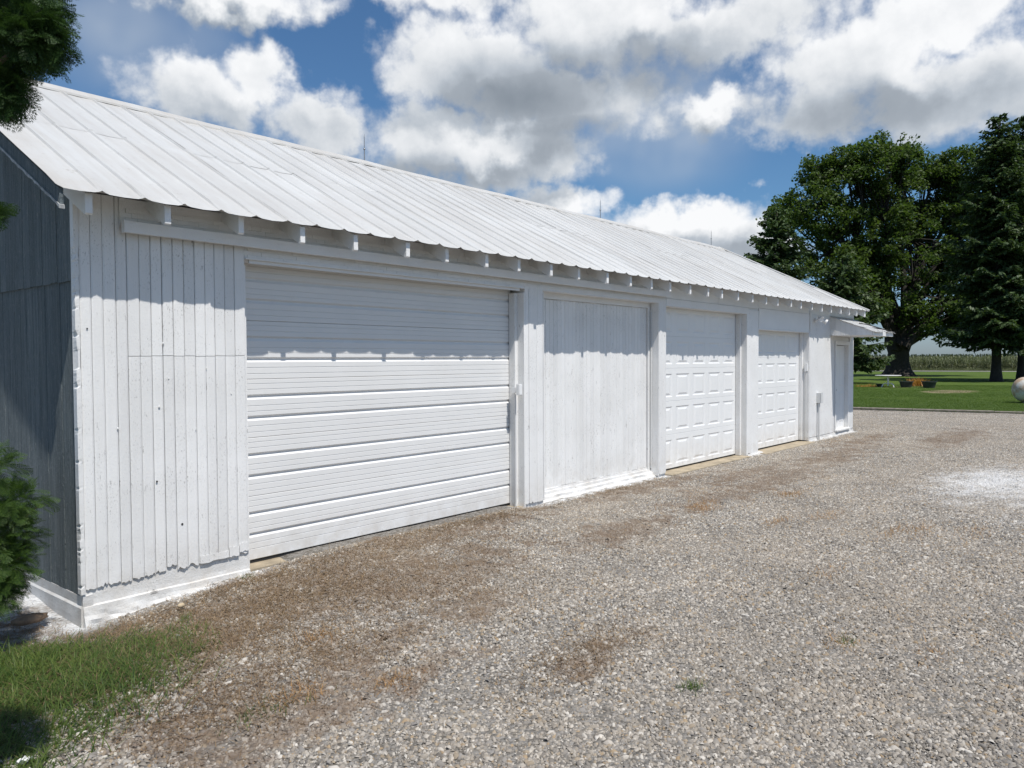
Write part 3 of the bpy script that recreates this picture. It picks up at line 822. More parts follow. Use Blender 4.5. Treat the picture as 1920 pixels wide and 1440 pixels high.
# ---- big corrugated sectional door (first bay)
door = obj('overhead_door', MB().box(1.352, 5.162, .245, .262, -.03, 2.66).mesh('overhead_door', M['dark']), G)
def section_profile(H):
    """outer line of one corrugated section, from top (0) down to -H : (y, z)"""
    P = [(.004, 0.0), (.0, -.003)]
    def thin(z): return [(.0, z + .004), (.0042, z + .0015), (.0042, z - .0015), (.0, z - .004)]
    def groove(z): return [(.0, z + .020), (.020, z + .004), (.020, z - .004), (.0, z - .026)]
    for kind, z in (('t', -.040), ('t', -.090), ('g', -.155), ('t', -.238), ('t', -.288), ('g', -.345), ('t', -.420), ('t', -.475)):
        P += thin(z) if kind == 't' else groove(z)
    P += [(.0, -H + .007), (.006, -H + .002)]
    return P
tops = [2.664, 2.137, 1.611, 1.085, .557]; H1 = [.527, .526, .526, .528, .575]
THIN = .0032
for zt, H in zip(tops, H1):
    P = section_profile(H); mb = MB()
    poly = [(.200 + y, zt + z) for (y, z) in P] + [(.24, zt - H + .002), (.24, zt)]
    mb.extrude(poly, 0, 1.356, 5.125)
    sec = mb.build('door_section', M['roller'], door)
box('bottom_seal', M['rubber'], door, 1.36, 5.12, .212, .235, -.045, -.0185)
box('door_sill', M['tan'], G, 1.352, 5.162, .02, .30, -.20, -.048)
# jamb, stop and control box
jamb = box('door_jamb', M['wood'], G, 5.142, 5.1645, .0, .192, -.06, 2.604)
box('door_stop', M['wood'], G, 5.085, 5.1415, .10, .192, -.05, 2.602)
box('door_jamb', M['wood'], G, 1.351, 1.372, .03, .19, -.06, 2.604)
box('track_angle', M['metal'], G, 5.128, 5.140, .196, .235, -.02, 2.60)
for z in (2.35, 2.02, 1.75, 1.42, 1.2, .9, .68, .33): box('hinge_roller', M['rubber'], door, 5.1262, 5.1275, .1965, .212, z, z + .035)
cb = MB(); cb.box(4.985, 5.050, -.045, -.004, 1.345, 1.478); cb = cb.build('control_box', M['smooth'], G)
box('cover', M['smooth'], cb, 4.990, 5.045, -.051, -.0455, 1.352, 1.471)
MB().tube([(5.075, .085, 1.35), (5.075, .085, -.05)], .010, 6).build('conduit', M['conduit'], cb)
box('mount_arm', M['smooth'], cb, 5.02, 5.084, -.003, .099, 1.37, 1.44)

# ---- first post: four boards
for (a, b_) in ((5.166, 5.243), (5.245, 5.405), (5.407, 5.532)):
    w = b_ - a - .002
    obj('post_board', frayed('post_board', w, 2.735 + .03, .0215, M['wood'], int(a * 100)), G, ((a + b_) / 2, random.uniform(-.003, .001), -.03))
box('post_trim', M['wood'], G, 5.534, 5.550, .002, .16, -.02, 2.64)

# ---- second bay: sliding door leaf of vertical boards
leaf = obj('board_door', MB().box(5.552, 8.47, .197, .235, .02, 2.72).mesh('board_door', M['wood']), G)
n = 33; w = (8.40 - 5.556) / n; BL = board_mesh('door_board', w - .0022, 2.50, .015, M['wood'], .004)
for i in range(n):
    o = obj('door_board', BL, leaf, (5.556 + w * (i + .5), .1815 + random.uniform(-.0022, .0016), .072 + random.uniform(-.006, .006)))
box('top_beam', M['wood_h'], leaf, 5.554, 8.405, .150, .1955, 2.578, 2.700)
box('bottom_rail', M['wood_h'], leaf, 5.554, 8.405, .170, .1955, .030, .069)
box('edge_stile', M['wood'], leaf, 8.407, 8.452, .150, .194, .03, 2.66)
MB().tube([(8.462, .135, 2.52), (8.462, .135, .06)], .014, 6).build('conduit', M['conduit'], leaf)
box('door_jamb', M['wood'], G, 8.474, 8.4925, .004, .19, -.05, 2.655)
box('door_header', M['wood_h'], G, 5.552, 8.472, .031, .149, 2.702, 2.725)

# ---- second post
for (a, b_) in ((8.494, 8.600), (8.602, 8.712)):
    obj('post_board', frayed('post_board', b_ - a - .002, 2.76, .0215, M['wood'], int(a * 100)), G, ((a + b_) / 2, random.uniform(-.002, .001), -.04))

# ---- raised-panel sectional doors (third and fourth bays)
def panel_section(x0, x1, zb, zt, yf, cols, pz0, pz1):
    """door section with embossed short panels: front face grid with recessed frames"""
    mb = MB(); xs_ = [x0]
    for (a, b_) in cols: xs_ += [a, b_]
    xs_ += [x1]
    yb = yf + .04
    # plain strips around the panels
    def quad(a, b_, c, d_, y=yf): mb.add([(a, y, c), (b_, y, c), (b_, y, d_), (a, y, d_)], [(0, 1, 2, 3)])
    quad(x0, x1, zb + .004, pz0); quad(x0, x1, pz1, zt - .004)
    for i in range(0, len(xs_) - 1, 2): quad(xs_[i], xs_[i + 1], pz0, pz1)
    mb.add([(x0, yf, zb + .004), (x1, yf, zb + .004), (x1, yf + .006, zb), (x0, yf + .006, zb), (x1, yb, zb), (x0, yb, zb)], [(3, 2, 1, 0), (5, 4, 2, 3)])
    mb.add([(x0, yf, zt - .004), (x1, yf, zt - .004), (x1, yf + .006, zt), (x0, yf + .006, zt), (x1, yb, zt), (x0, yb, zt)], [(0, 1, 2, 3), (3, 2, 4, 5)])
    for (a, b_) in cols:
        rings = [(0, 0), (.020, .0085), (.032, .0085), (.062, .0)]
        V = []
        for (ins, dy) in rings:
            ix = ins * 1.9; V += [(a + ix, yf + dy, pz0 + ins), (b_ - ix, yf + dy, pz0 + ins), (b_ - ix, yf + dy, pz1 - ins), (a + ix, yf + dy, pz1 - ins)]
        F = [(12, 13, 14, 15)]
        for k in range(3):
            for c in range(4): F.append((4 * k + c, 4 * k + (c + 1) % 4, 4 * k + 4 + (c + 1) % 4, 4 * k + 4 + c))
        mb.add(V, F)
    mb.add([(x0, yf, zb + .004), (x0, yf, zt - .004), (x0, yb, zt), (x0, yb, zb)], [(0, 1, 2, 3)])
    mb.add([(x1, yf, zb + .004), (x1, yf, zt - .004), (x1, yb, zt), (x1, yb, zb)], [(3, 2, 1, 0)])
    return mb
def panel_door(x0, x1, joints, cols, ins_top, ins_bot):
    d_ = obj('overhead_door', MB().box(x0, x1, .248, .262, joints[-1], joints[0]).mesh('overhead_door', M['smooth']), G)
    for zt, zb in zip(joints[:-1], joints[1:]):
        panel_section(x0 + .002, x1 - .002, zb, zt, .2, cols, zb + ins_bot, zt - ins_top).build('door_section', M['smooth'], d_)
    box('bottom_seal', M['rubber'], d_, x0 + .01, x1 - .01, .21, .235, joints[-1] - .02, joints[-1] - .001)
    return d_
panel_door(8.72, 11.79, [2.66, 2.155, 1.625, 1.083, .532, -.03], [(8.80 + .598 * i, 9.28 + .598 * i) for i in range(5)], .09, .07)
panel_door(12.35, 15.08, [2.40, 1.792, 1.181, .566, -.03], [(12.55 + .623 * i, 13.05 + .623 * i) for i in range(4)], .115, .10)
box('door_header', M['wood_h'], G, 8.70, 11.815, -.006, .19, 2.620, 2.738)
box('door_header', M['wood_h'], G, 12.33, 15.10, -.004, .19, 2.345, 2.374)
# jambs with stepped stops, right side of each opening
box('door_jamb', M['wood'], G, 11.788, 11.808, .0, .192, -.06, 2.619)
box('door_stop', M['wood'], G, 11.725, 11.787, .105, .193, -.05, 2.617)
box('door_jamb', M['wood'], G, 15.100, 15.122, .0, .192, -.04, 2.344)
box('door_stop', M['wood'], G, 15.045, 15.099, .130, .193, -.03, 2.343)
# third post
for (a, b_) in ((11.81, 12.345),):
    obj('post_board', frayed('post_board', b_ - a, 2.75, .0215, M['wood'], 77), G, ((a + b_) / 2, -.001, -.05))
# concrete strips at the doors
box('door_sill', M['tan'], G, 8.715, 11.80, -.10, .30, -.22, -.058)
box('door_sill', M['tan'], G, 12.35, 15.12, -.16, .30, -.22, -.060)

# upper cladding panels on the right half, with joints
for (a, b_, z0, z1) in ((8.705, 10.55, 2.743, WALL_TOP), (10.553, 12.30, 2.743, WALL_TOP), (12.303, 15.10, 2.762, WALL_TOP), (15.125, 16.49, 2.762, WALL_TOP), (16.493, 18.27, 2.77, WALL_TOP)):
    box('cladding_panel', M['wood_h'], G, a, b_, -.003 + random.uniform(-.002, .002), .0185, z0, z1 - .004)
box('cladding_panel', M['wood_h'], G, 12.351, 15.118, -.001, .0185, 2.376, 2.757)
box('cladding_panel', M['wood'], G, 15.126, 16.80, -.004, .0185, .022, 2.759)
box('cladding_panel', M['wood'], G, 17.965, 18.272, -.003, .0185, .03, 2.762)
box('trim_strip', M['wood'], G, 15.127, 15.20, -.022, -.0045, 2.42, 2.80)

# entry door under its canopy
en = obj('entry_door', MB().box(16.955, 17.845, .085, .125, .065, 2.09).mesh('entry_door', M['smooth']), G)
for (z0, z1) in ((.22, .95), (1.10, 1.95)):
    mb = MB()
    for (a, b_) in ((17.05, 17.36), (17.44, 17.75)):
        V = []
        for ins, dy in ((0, .0845), (.02, .076), (.05, .076), (.06, .081)):
            V += [(a + ins, dy, z0 + ins), (b_ - ins, dy, z0 + ins), (b_ - ins, dy, z1 - ins), (a + ins, dy, z1 - ins)]
        F = [(12, 13, 14, 15)] + [(4 * k + c, 4 * k + (c + 1) % 4, 4 * k + 4 + (c + 1) % 4, 4 * k + 4 + c) for k in range(3) for c in range(4)]
        mb.add(V, F)
    mb.build('door_panel', M['smooth'], en)
MB().tube([(17.02, .084, 1.02), (17.02, .03, 1.02)], [.012, .012], 8).lathe([(.001, -.03), (.026, -.022), (.03, -.008), (.02, .004)], (17.02, .03, 1.02), 12, 1).build('door_knob', M['metal'], en)
for a in ((16.87, 16.95, -.012, .12, .03, 2.10), (17.85, 17.955, -.012, .12, .03, 2.10), (16.87, 17.955, -.014, .12, 2.102, 2.19)): box('door_trim', M['wood'], G, *a)
box('door_step', M['wood_h'], G, 16.90, 17.93, -.05, .12, .028, .062)
# canopy
CX0, CX1, CY = 16.495, 18.13, -.94
cn = obj('door_canopy', MB().add([(CX0 + .022, .0, 2.758), (CX1 - .022, .0, 2.758), (CX1 - .022, CY + .02, 2.400), (CX0 + .022, CY + .02, 2.400), (CX0 + .022, .0, 2.734), (CX1 - .022, .0, 2.734), (CX1 - .022, CY + .02, 2.376), (CX0 + .022, CY + .02, 2.376)],
    [(3, 2, 1, 0), (4, 5, 6, 7), (0, 1, 5, 4), (1, 2, 6, 5), (2, 3, 7, 6), (3, 0, 4, 7)]).mesh('door_canopy', M['wood_h']), G)
n = 8
for xs0 in (CX0, CX1 - .02):
    for i in range(n):
        ya = -.002 - i * .935 / n; yb = ya - .935 / n + .003
        zt = lambda y: 2.758 + (y / CY) * (2.392 - 2.758)
        zl = lambda y: 2.318 + (y / CY) * (2.300 - 2.318)
        V = [(xs0, ya, zl(ya)), (xs0, yb, zl(yb)), (xs0, yb, zt(yb)), (xs0, ya, zt(ya)), (xs0 + .02, ya, zl(ya)), (xs0 + .02, yb, zl(yb)), (xs0 + .02, yb, zt(yb)), (xs0 + .02, ya, zt(ya))]
        MB().add(V, [(0, 1, 2, 3), (7, 6, 5, 4), (0, 4, 5, 1), (1, 5, 6, 2), (2, 6, 7, 3), (3, 7, 4, 0)]).build('cheek_board', M['wood'], cn)
box('canopy_fascia', M['wood_h'], cn, CX0, CX1, CY - .018, CY + .0, 2.298, 2.395)
box('canopy_soffit', M['wood_h'], cn, CX0 + .021, CX1 - .021, CY + .001, -.005, 2.303, 2.314)
r7 = random.Random(4)
for row in range(8):      # worn shingles
    ya = -.0 - row * .120; yb = ya - .165
    x = CX0 - .03
    while x < CX1 + .02:
        wd = r7.uniform(.20, .30); xb = min(x + wd, CX1 + .03)
        lift = .010 + (r7.random() < .25) * r7.uniform(.006, .03) * (row > 4); z = lambda y: 2.758 + (y / CY) * (2.392 - 2.758)
        if row > 5 and r7.random() < .16: x = xb + .004; continue
        V = [(x, ya, z(ya) + .004), (xb, ya, z(ya) + .004), (xb, yb, z(yb) + lift), (x, yb, z(yb) + lift + r7.uniform(0, .008)), (x, ya, z(ya) + .001), (xb, ya, z(ya) + .001), (xb, yb, z(yb) + lift - .005), (x, yb, z(yb) + lift - .005)]
        MB().add(V, [(3, 2, 1, 0), (4, 5, 6, 7), (0, 1, 5, 4), (1, 2, 6, 5), (2, 3, 7, 6), (3, 0, 4, 7)]).build('shingle', M['roof'], cn)
        x = xb + .004
MB().tube([(17.0, -.50, 2.60), (17.2, -.62, 2.575), (17.45, -.75, 2.52), (17.7, -.90, 2.45), (17.85, -.97, 2.40)], .012, 6).build('loose_cable', M['rubber'], cn)

# double floodlight on the wall
fl = obj('floodlight', MB().lathe([(.001, -.045), (.05, -.04), (.055, -.022), (.055, -.0055)], (15.44, 0, 2.63), 12, 1).mesh('floodlight', M['smooth']), G)
for dx, dz in ((-.13, .03), (.15, -.02)):
    MB().tube([(15.44, -.035, 2.63), (15.44 + dx * .6, -.09, 2.63 + dz * .5), (15.44 + dx, -.14, 2.63 + dz)], .014, 6).build('arm', M['smooth'], fl)
    hd = MB().lathe([(.001, .07), (.03, .06), (.045, .02), (.062, -.05), (.058, -.055), (.03, -.045), (.001, -.045)], (0, 0, 0), 14, 1).build('lamp_head', M['smooth'], fl)
    hd.location = (15.44 + dx, -.17, 2.63 + dz); hd.rotation_euler = (math.radians(25), 0, math.radians(-30 if dx < 0 else 30))
# meter box with conduit to the ground
mbx = obj('meter_box', MB().box(15.585, 15.705, -.105, -.005, .775, 1.00).mesh('meter_box', M['conduit']), G)
box('cover', M['conduit'], mbx, 15.58, 15.71, -.115, -.106, .77, 1.006)
MB().tube([(15.625, -.055, .774), (15.625, -.055, -.15)], .022, 8).build('conduit', M['conduit'], mbx)
# switch box in the fourth reveal
sb = obj('switch_box', MB().box(15.052, 15.0985, .02, .075, 1.50, 1.66).mesh('switch_box', M['smooth']), G)
MB().tube([(15.085, .05, 1.498), (15.085, .05, .0)], .009, 6).build('conduit', M['conduit'], sb)

# lightning rods on the ridge
for (x, tip) in ((5.05, 0), (11.2, 0), (16.28, 1)):
    mb = MB().tube([(x, RY, RZ + .035), (x, RY, RZ + .19), (x, RY, RZ + .21), (x, RY, RZ + .37), (x + .004, RY, RZ + .42)], [.008, .0075, .006, .005, .0012], 6)
    rod = mb.build('lightning_rod', M['metal'], roof)
    MB().lathe([(.001, .012), (.016, .006), (.018, 0), (.016, -.006), (.001, -.012)], (x, RY, RZ + .20), 10).build('ball', M['metal'], rod)

# ------------------------------------------------------------------ gravel stones (stuff)
def stone_tile(seed, size=.4, n=1150):
    r = np.random.default_rng(seed)
    # low-poly stone: squashed, jittered octahedron-like hull with 14 faces
    base = np.array([(1, 0, 0), (.5, .86, .0), (-.5, .86, 0), (-1, 0, 0), (-.5, -.86, 0), (.5, -.86, 0), (.5, .1, .62), (-.25, .45, .66), (-.3, -.42, .6)], float)
    T = [(0, 1, 6), (1, 2, 7), (1, 7, 6), (2, 3, 7), (3, 8, 7), (3, 4, 8), (4, 5, 8), (5, 6, 8), (5, 0, 6), (6, 7, 8)]
    nv = len(base); Vs = []; Fs = []; C = []
    for i in range(n):
        c = r.uniform(-size / 2, size / 2, 2)
        s = np.clip(r.lognormal(math.log(.0068), .45), .003, .017)
        v = base * (1 + r.uniform(-.36, .36, base.shape)) * np.array([s * r.uniform(1, 1.6), s * r.uniform(.65, 1.05), s * r.uniform(.7, 1.25)])
        v[:6, 2] -= s * .35
        ang = r.uniform(0, 6.283); ca, sa = math.cos(ang), math.sin(ang)
        tx, ty = r.normal(0, .42, 2)
        R1 = np.array([(ca, -sa, 0), (sa, ca, 0), (0, 0, 1)]); R2 = np.array([(1, 0, 0), (0, math.cos(tx), -math.sin(tx)), (0, math.sin(tx), math.cos(tx))])
        v = v @ (R1 @ R2).T
        v += (c[0], c[1], r.uniform(-.004, .006))
        Vs.append(v); Fs.append(np.array(T) + i * nv); C += [(r.random(), r.random())] * nv
    me = np_mesh('stone_tile', np.concatenate(Vs), np.concatenate(Fs), M['stone'])
    a = me.color_attributes.new('tone', 'FLOAT_COLOR', 'POINT')
    cc = np.zeros((len(C), 4), np.float32); cc[:, :2] = np.array(C); cc[:, 3] = 1
    a.data.foreach_set('color', cc.ravel())
    return me
tiles = [stone_tile(i) for i in range(10)]
T = .4
pts = []
def in_grass(x, y):
    """corner of lawn at the left: inside its ragged outline"""
    edge = -.98 + .0 * x
    # line from (0.43,-0.95) over (-0.13,-1.65) to (-1.0,-2.2), wall side limited near the corner
    return None
GE = np.array([(-1.6, -2.75), (-1.0, -2.22), (-.85, -2.1), (-.5, -1.95), (-.13, -1.62), (.10, -1.35), (.42, -1.02), (.40, -.85), (.1, -.72), (-.15, -.50), (-.42, -.28), (-.75, -.1), (-.9, .15), (-4, .6), (-6, -3.5)])
def inpoly(x, y, P):
    x = np.asarray(x); y = np.asarray(y); c = np.zeros(x.shape, bool); n = len(P); j = n - 1
    for i in range(n):
        xi, yi = P[i]; xj, yj = P[j]
        c ^= ((yi > y) != (yj > y)) & (x < (xj - xi) * (y - yi) / (yj - yi + 1e-12) + xi); j = i
    return c
gx = np.arange(-6, 28, T); gy = np.arange(-15.8, 9.5, T)
X, Y = np.meshgrid(gx, gy, indexing='ij'); X = X.ravel(); Y = Y.ravel()
keep = (X < kerb_x(Y) - .25) & ((Y < -.12) | (X > 18.6)) & ~inpoly(X - .1, Y - .1, GE - np.array([.25, -.15])) & ~((X < .3) & (Y > -.6))
dep = (X - CC[0]) * CF[0] + (Y - CC[1]) * CF[1]; lat = (X - CC[0]) * CR[0] + (Y - CC[1]) * CR[1]
keep &= (dep > -1) & (np.abs(lat) < .75 * dep + 3.5)
X, Y = X[keep], Y[keep]
n = len(X)
def tile_rot(X, Y):
    h = .2; gx_ = (gz(X + h, Y) - gz(X - h, Y)) / (2 * h); gy_ = (gz(X, Y + h) - gz(X, Y - h)) / (2 * h); out = []
    for a_, b_, k_ in zip(gx_, gy_, rng.integers(0, 4, len(X))):
        tilt = Vector((0, 0, 1)).rotation_difference(Vector((-a_, -b_, 1)).normalized()).to_matrix()
        out.append(tuple((tilt @ Matrix.Rotation(k_ * math.pi / 2, 3, 'Z')).to_euler()))
    return np.array(out)
scatter('gravel_stones', np.stack([X, Y, gz(X, Y) + .0], -1), tile_rot(X, Y), np.ones((n, 3)), rng.integers(0, 10, n), tiles)
# second, sparser layer of slightly larger stones in the open middle of the lot
n2 = 1500
X = rng.uniform(-2, 14, n2); Y = rng.uniform(-7.5, -.9, n2)
k2 = ~inpoly(X, Y, GE) & (fbm(X * .8 + 3, Y * .8) > .46); X, Y = X[k2], Y[k2]; n2 = len(X)
big = []
for i in range(4):
    big.append(stone_tile(50 + i, .5, 26))
o = scatter('loose_stones', np.stack([X, Y, gz(X, Y) + .004], -1), np.stack([np.zeros(n2), np.zeros(n2), rng.uniform(0, 6.28, n2)], -1), np.repeat(rng.uniform(.9, 1.3, (n2, 1)), 3, 1), rng.integers(0, 4, n2), big)

# ------------------------------------------------------------------ blades: grass, weeds, straw
def blades(P, H, az, lean, w, mat, name, curl=.6, segs=3):
    """P (n,3) roots; H heights; az lean direction; lean 0..1.5; returns mesh"""
    n = len(P); t = np.linspace(0, 1, segs + 1)
    D = np.stack([np.cos(az), np.sin(az)], -1); side = np.stack([-np.sin(az), np.cos(az)], -1)
    rows = []
    ang = lean[:, None] + curl * t[None, :]
    step = H[:, None] / segs
    hx = np.concatenate([np.zeros((n, 1)), np.cumsum(np.sin(ang[:, 1:]) * step, 1)], 1)
    hz = np.concatenate([np.zeros((n, 1)), np.cumsum(np.cos(ang[:, 1:]) * step, 1)], 1)
    hz = np.maximum(hz, .002)
    V = []
    for k in range(segs + 1):
        c = np.concatenate([P[:, :2] + D * hx[:, k:k + 1], P[:, 2:3] + hz[:, k:k + 1]], 1)
        ww = w * (1 - t[k]) ** .7
        if k < segs:
            s = np.concatenate([side * (ww / 2)[:, None], np.zeros((n, 1))], 1)
            V += [c - s, c + s]
        else: V += [c]
    V = np.stack(V, 1)                      # n, 2*segs+1, 3
    m = 2 * segs + 1; F = []
    for k in range(segs - 1):
        F += [(2 * k, 2 * k + 1, 2 * k + 3), (2 * k, 2 * k + 3, 2 * k + 2)]
    F += [(2 * segs - 2, 2 * segs - 1, 2 * segs)]
    F = np.array(F)[None] + (np.arange(n) * m)[:, None, None]
    return np_mesh(name, V.reshape(-1, 3), F.reshape(-1, 3), mat)
def poly_points(n, P, jit=0):
    lo, hi = P.min(0), P.max(0); out = np.zeros((0, 2))
    while len(out) < n:
        q = rng.uniform(lo, hi, (n, 2)); out = np.concatenate([out, q[inpoly(q[:, 0] + rng.normal(0, jit, n), q[:, 1] + rng.normal(0, jit, n), P)]])
    return out[:n]
GV = GE.copy(); GV[-2:] = [(-2.9, .35), (-3.2, -3.0)]
q = poly_points(72000, GV, .11)
dens = fbm(q[:, 0] * 2.2, q[:, 1] * 2.2)
q = q[(dens > .30) | (rng.random(len(q)) < .35)]
n = len(q)
hgt = rng.gamma(6, .015, n) * (.75 + .7 * fbm(q[:, 0] * 1.5 + 4, q[:, 1] * 1.5)) + .02
hgt *= np.where(q[:, 0] > .1, .75, 1)
az = rng.normal(.6, 1.3, n) + 3.2 * (fbm(q[:, 0] * 1.7, q[:, 1] * 1.7 + 8) - .5)
o = obj('lawn_corner_grass', blades(np.stack([q[:, 0], q[:, 1], gz(q[:, 0], q[:, 1]) - .008], -1), hgt, az, np.abs(rng.normal(.9, .42, n)), rng.uniform(.0032, .0075, n), M['grass'], 'lawn_corner_grass', 1.05))
o['kind'] = 'stuff'
# dry straw lying among and beyond the grass
def strew(name, centres, mat, per, lean=(1.15, .25), h=(.05, .03)):
    Q = np.concatenate([rng.normal((c[0], c[1]), (c[2], c[3]), (int(per * c[4]), 2)) for c in centres])
    Q = Q[(Q[:, 1] < -.03) | (Q[:, 0] > 18.4) | (Q[:, 0] < -.1)]
    n = len(Q)
    o = obj(name, blades(np.stack([Q[:, 0], Q[:, 1], gz(Q[:, 0], Q[:, 1]) + .004], -1), np.clip(rng.normal(h[0], h[1], n), .015, .2), rng.uniform(0, 6.283, n), np.clip(rng.normal(lean[0], lean[1], n), 0, 1.5), rng.uniform(.0025, .0045, n), mat, name, .35, 2))
    o['kind'] = 'stuff'; return o
strew('dry_grass', [(-.4, -1.6, .5, .35, 1.6), (-.7, -1.0, .6, .4, 1.0), (-.1, -.85, .3, .2, .9), (.25, -1.15, .2, .2, .7), (.9, -.75, .55, .30, 3), (1.6, -1.0, .6, .4, 2.6), (2.5, -.40, .8, .22, 2), (.45, -1.3, .35, .25, 1.6), (.7, -2.0, .35, .25, 1.2), (-.2, -2.2, .3, .25, 1.2), (4.3, -.18, .7, .09, 1.4), (1.7, -3.3, .4, .15, .8),
                    (2.0, -1.9, .6, .4, 1.4), (7.3, -.12, .7, .06, .8), (3.3, -.1, .9, .05, .6), (-.55, .05, .3, .3, .9), (26.9, -1, .12, 3.5, 1.2), (.2, -.35, .25, .12, .8), (1.2, -.25, .4, .08, .8), (3.2, -1.0, .9, .35, 1.2)], M['straw2'], 2300, h=(.055, .03))
strew('dry_weeds', [(6.5, -1.75, .17, .10, 1.1), (6.75, -1.62, .2, .08, .6), (8.1, -2.15, .14, .09, .7), (8.3, -2.25, .25, .05, .5), (6.3, -2.75, .2, .05, .6), (7.0, -3.05, .2, .08, .6), (6.8, -4.1, .3, .08, .7), (7.1, -4.55, .22, .08, .6), (6.6, -3.9, .3, .05, .5),
                    (2.85, -4.5, .1, .06, .3), (.6, -2.75, .10, .06, .5), (.15, -2.45, .1, .07, .5), (.78, -1.82, .1, .06, .5), (7.5, -1.2, .5, .1, .3), (16.6, -.35, .5, .1, .6), (17.2, -.9, .9, .15, .5), (15.4, -.45, .25, .08, .4), (3.0, -5.0, .1, .05, .2), (4.5, -3.9, .2, .08, .3)], M['straw'], 330, (.75, .35), (.055, .025))
strew('green_weeds', [(1.62, -4.08, .035, .03, .6), (.08, -1.36, .10, .06, 1.2), (.45, -.62, .03, .03, .3), (2.9, -4.52, .05, .03, .2), (-.1, -2.5, .12, .06, .6), (1.25, -.12, .03, .03, .3)], M['grass'], 220, (.6, .3), (.05, .02))
# tall dry stems along the door foot
q = np.stack([rng.uniform(1.6, 5.0, 60), rng.uniform(-.10, -.02, 60)], -1)
o = obj('dry_stems', blades(np.stack([q[:, 0], q[:, 1], gz(q[:, 0], q[:, 1])], -1), rng.uniform(.05, .15, 60), rng.uniform(0, 6.28, 60), rng.uniform(.0, .4, 60), np.full(60, .003), M['straw2'], 'dry_stems', .4)); o['kind'] = 'stuff'
# far lawn texture
n = 52000
ty = rng.uniform(-9, 15, n); tx = kerb_x(ty) + .1 + 30 * rng.random(n) ** 1.7
bm_ = [blades(np.concatenate([rng.normal(0, .10, (26, 2)), np.zeros((26, 1))], 1), rng.uniform(.03, .075, 26), rng.uniform(0, 6.28, 26), rng.uniform(.1, .9, 26), np.full(26, .008), M['lawn_blade'], 'tuft', .6, 2) for _ in range(4)]
dd = np.hypot((tx - 45.3) / 3.2, (ty - 3.0) / 1.3)
kk = (dd > 1) | (rng.random(n) < .15); tx, ty = tx[kk], ty[kk]; n = len(tx)
scatter('lawn_grass', np.stack([tx, ty, -.05 + 0 * tx], -1), np.stack([0 * tx, 0 * tx, rng.uniform(0, 6.28, n)], -1), np.repeat(rng.uniform(.7, 1.5, (n, 1)), 3, 1), rng.integers(0, 4, n), bm_)

# ------------------------------------------------------------------ lawn edging timbers
TL = 2.4
TLAB = {-1: 'edging timber hidden behind the far corner of the garage', 0: 'weathered edging timber nearest the far corner of the garage', 1: 'weathered edging timber in the middle, in front of the planters', 2: 'weathered edging timber in front of the rusty propane tank', 3: 'edging timber past the propane tank, beyond the right edge'}
for i in range(-1, 4):
    c = KA + KD * (i * (TL + .02) + .6)
    mb = MB(); V = []; F = []
    sec = [(-.07, -.06), (.07, -.06), (.07, .045), (.05, .065), (-.05, .065), (-.07, .045)]
    mb.extrude(sec, 0, -TL / 2, TL / 2)
    o = mb.build('edging_timber', M['timber'], None)
    o.location = (c[0], c[1], -.055 + random.uniform(-.012, .012)); o.rotation_euler = (random.uniform(-.08, .08), random.uniform(-.006, .006), math.atan2(KD[1], KD[0]) + random.uniform(-.012, .012))
    tag(o, TLAB[i], 'timber', 'edging timbers along the lawn')

# ------------------------------------------------------------------ trees
def leaf_cards(P, size, mat, name, up=.35, fold=.25):
    n = len(P)
    N = rng.normal(0, 1, (n, 3)); N[:, 2] = np.abs(N[:, 2]) + up; N /= np.linalg.norm(N, axis=1)[:, None]
    A = np.cross(N, rng.normal(0, 1, (n, 3))); A /= np.linalg.norm(A, axis=1)[:, None]; B = np.cross(N, A)
    s = (size * rng.uniform(.65, 1.35, n))[:, None]
    v0 = P - A * s * .5; v1 = P + B * s * .33 + N * s * fold * .3; v2 = P + A * s * .55; v3 = P - B * s * .33 + N * s * fold * .3
    V = np.stack([v0, v1, v2, v3], 1).reshape(-1, 3); b = np.arange(n) * 4
    F = np.concatenate([np.stack([b, b + 2, b + 1], -1), np.stack([b, b + 3, b + 2], -1)])
    return np_mesh(name, V, F, mat)
HR = np.array([CR[0], CR[1], 0]); HR /= np.linalg.norm(HR); HF = np.array([CF[0], CF[1], 0]); HF /= np.linalg.norm(HF)

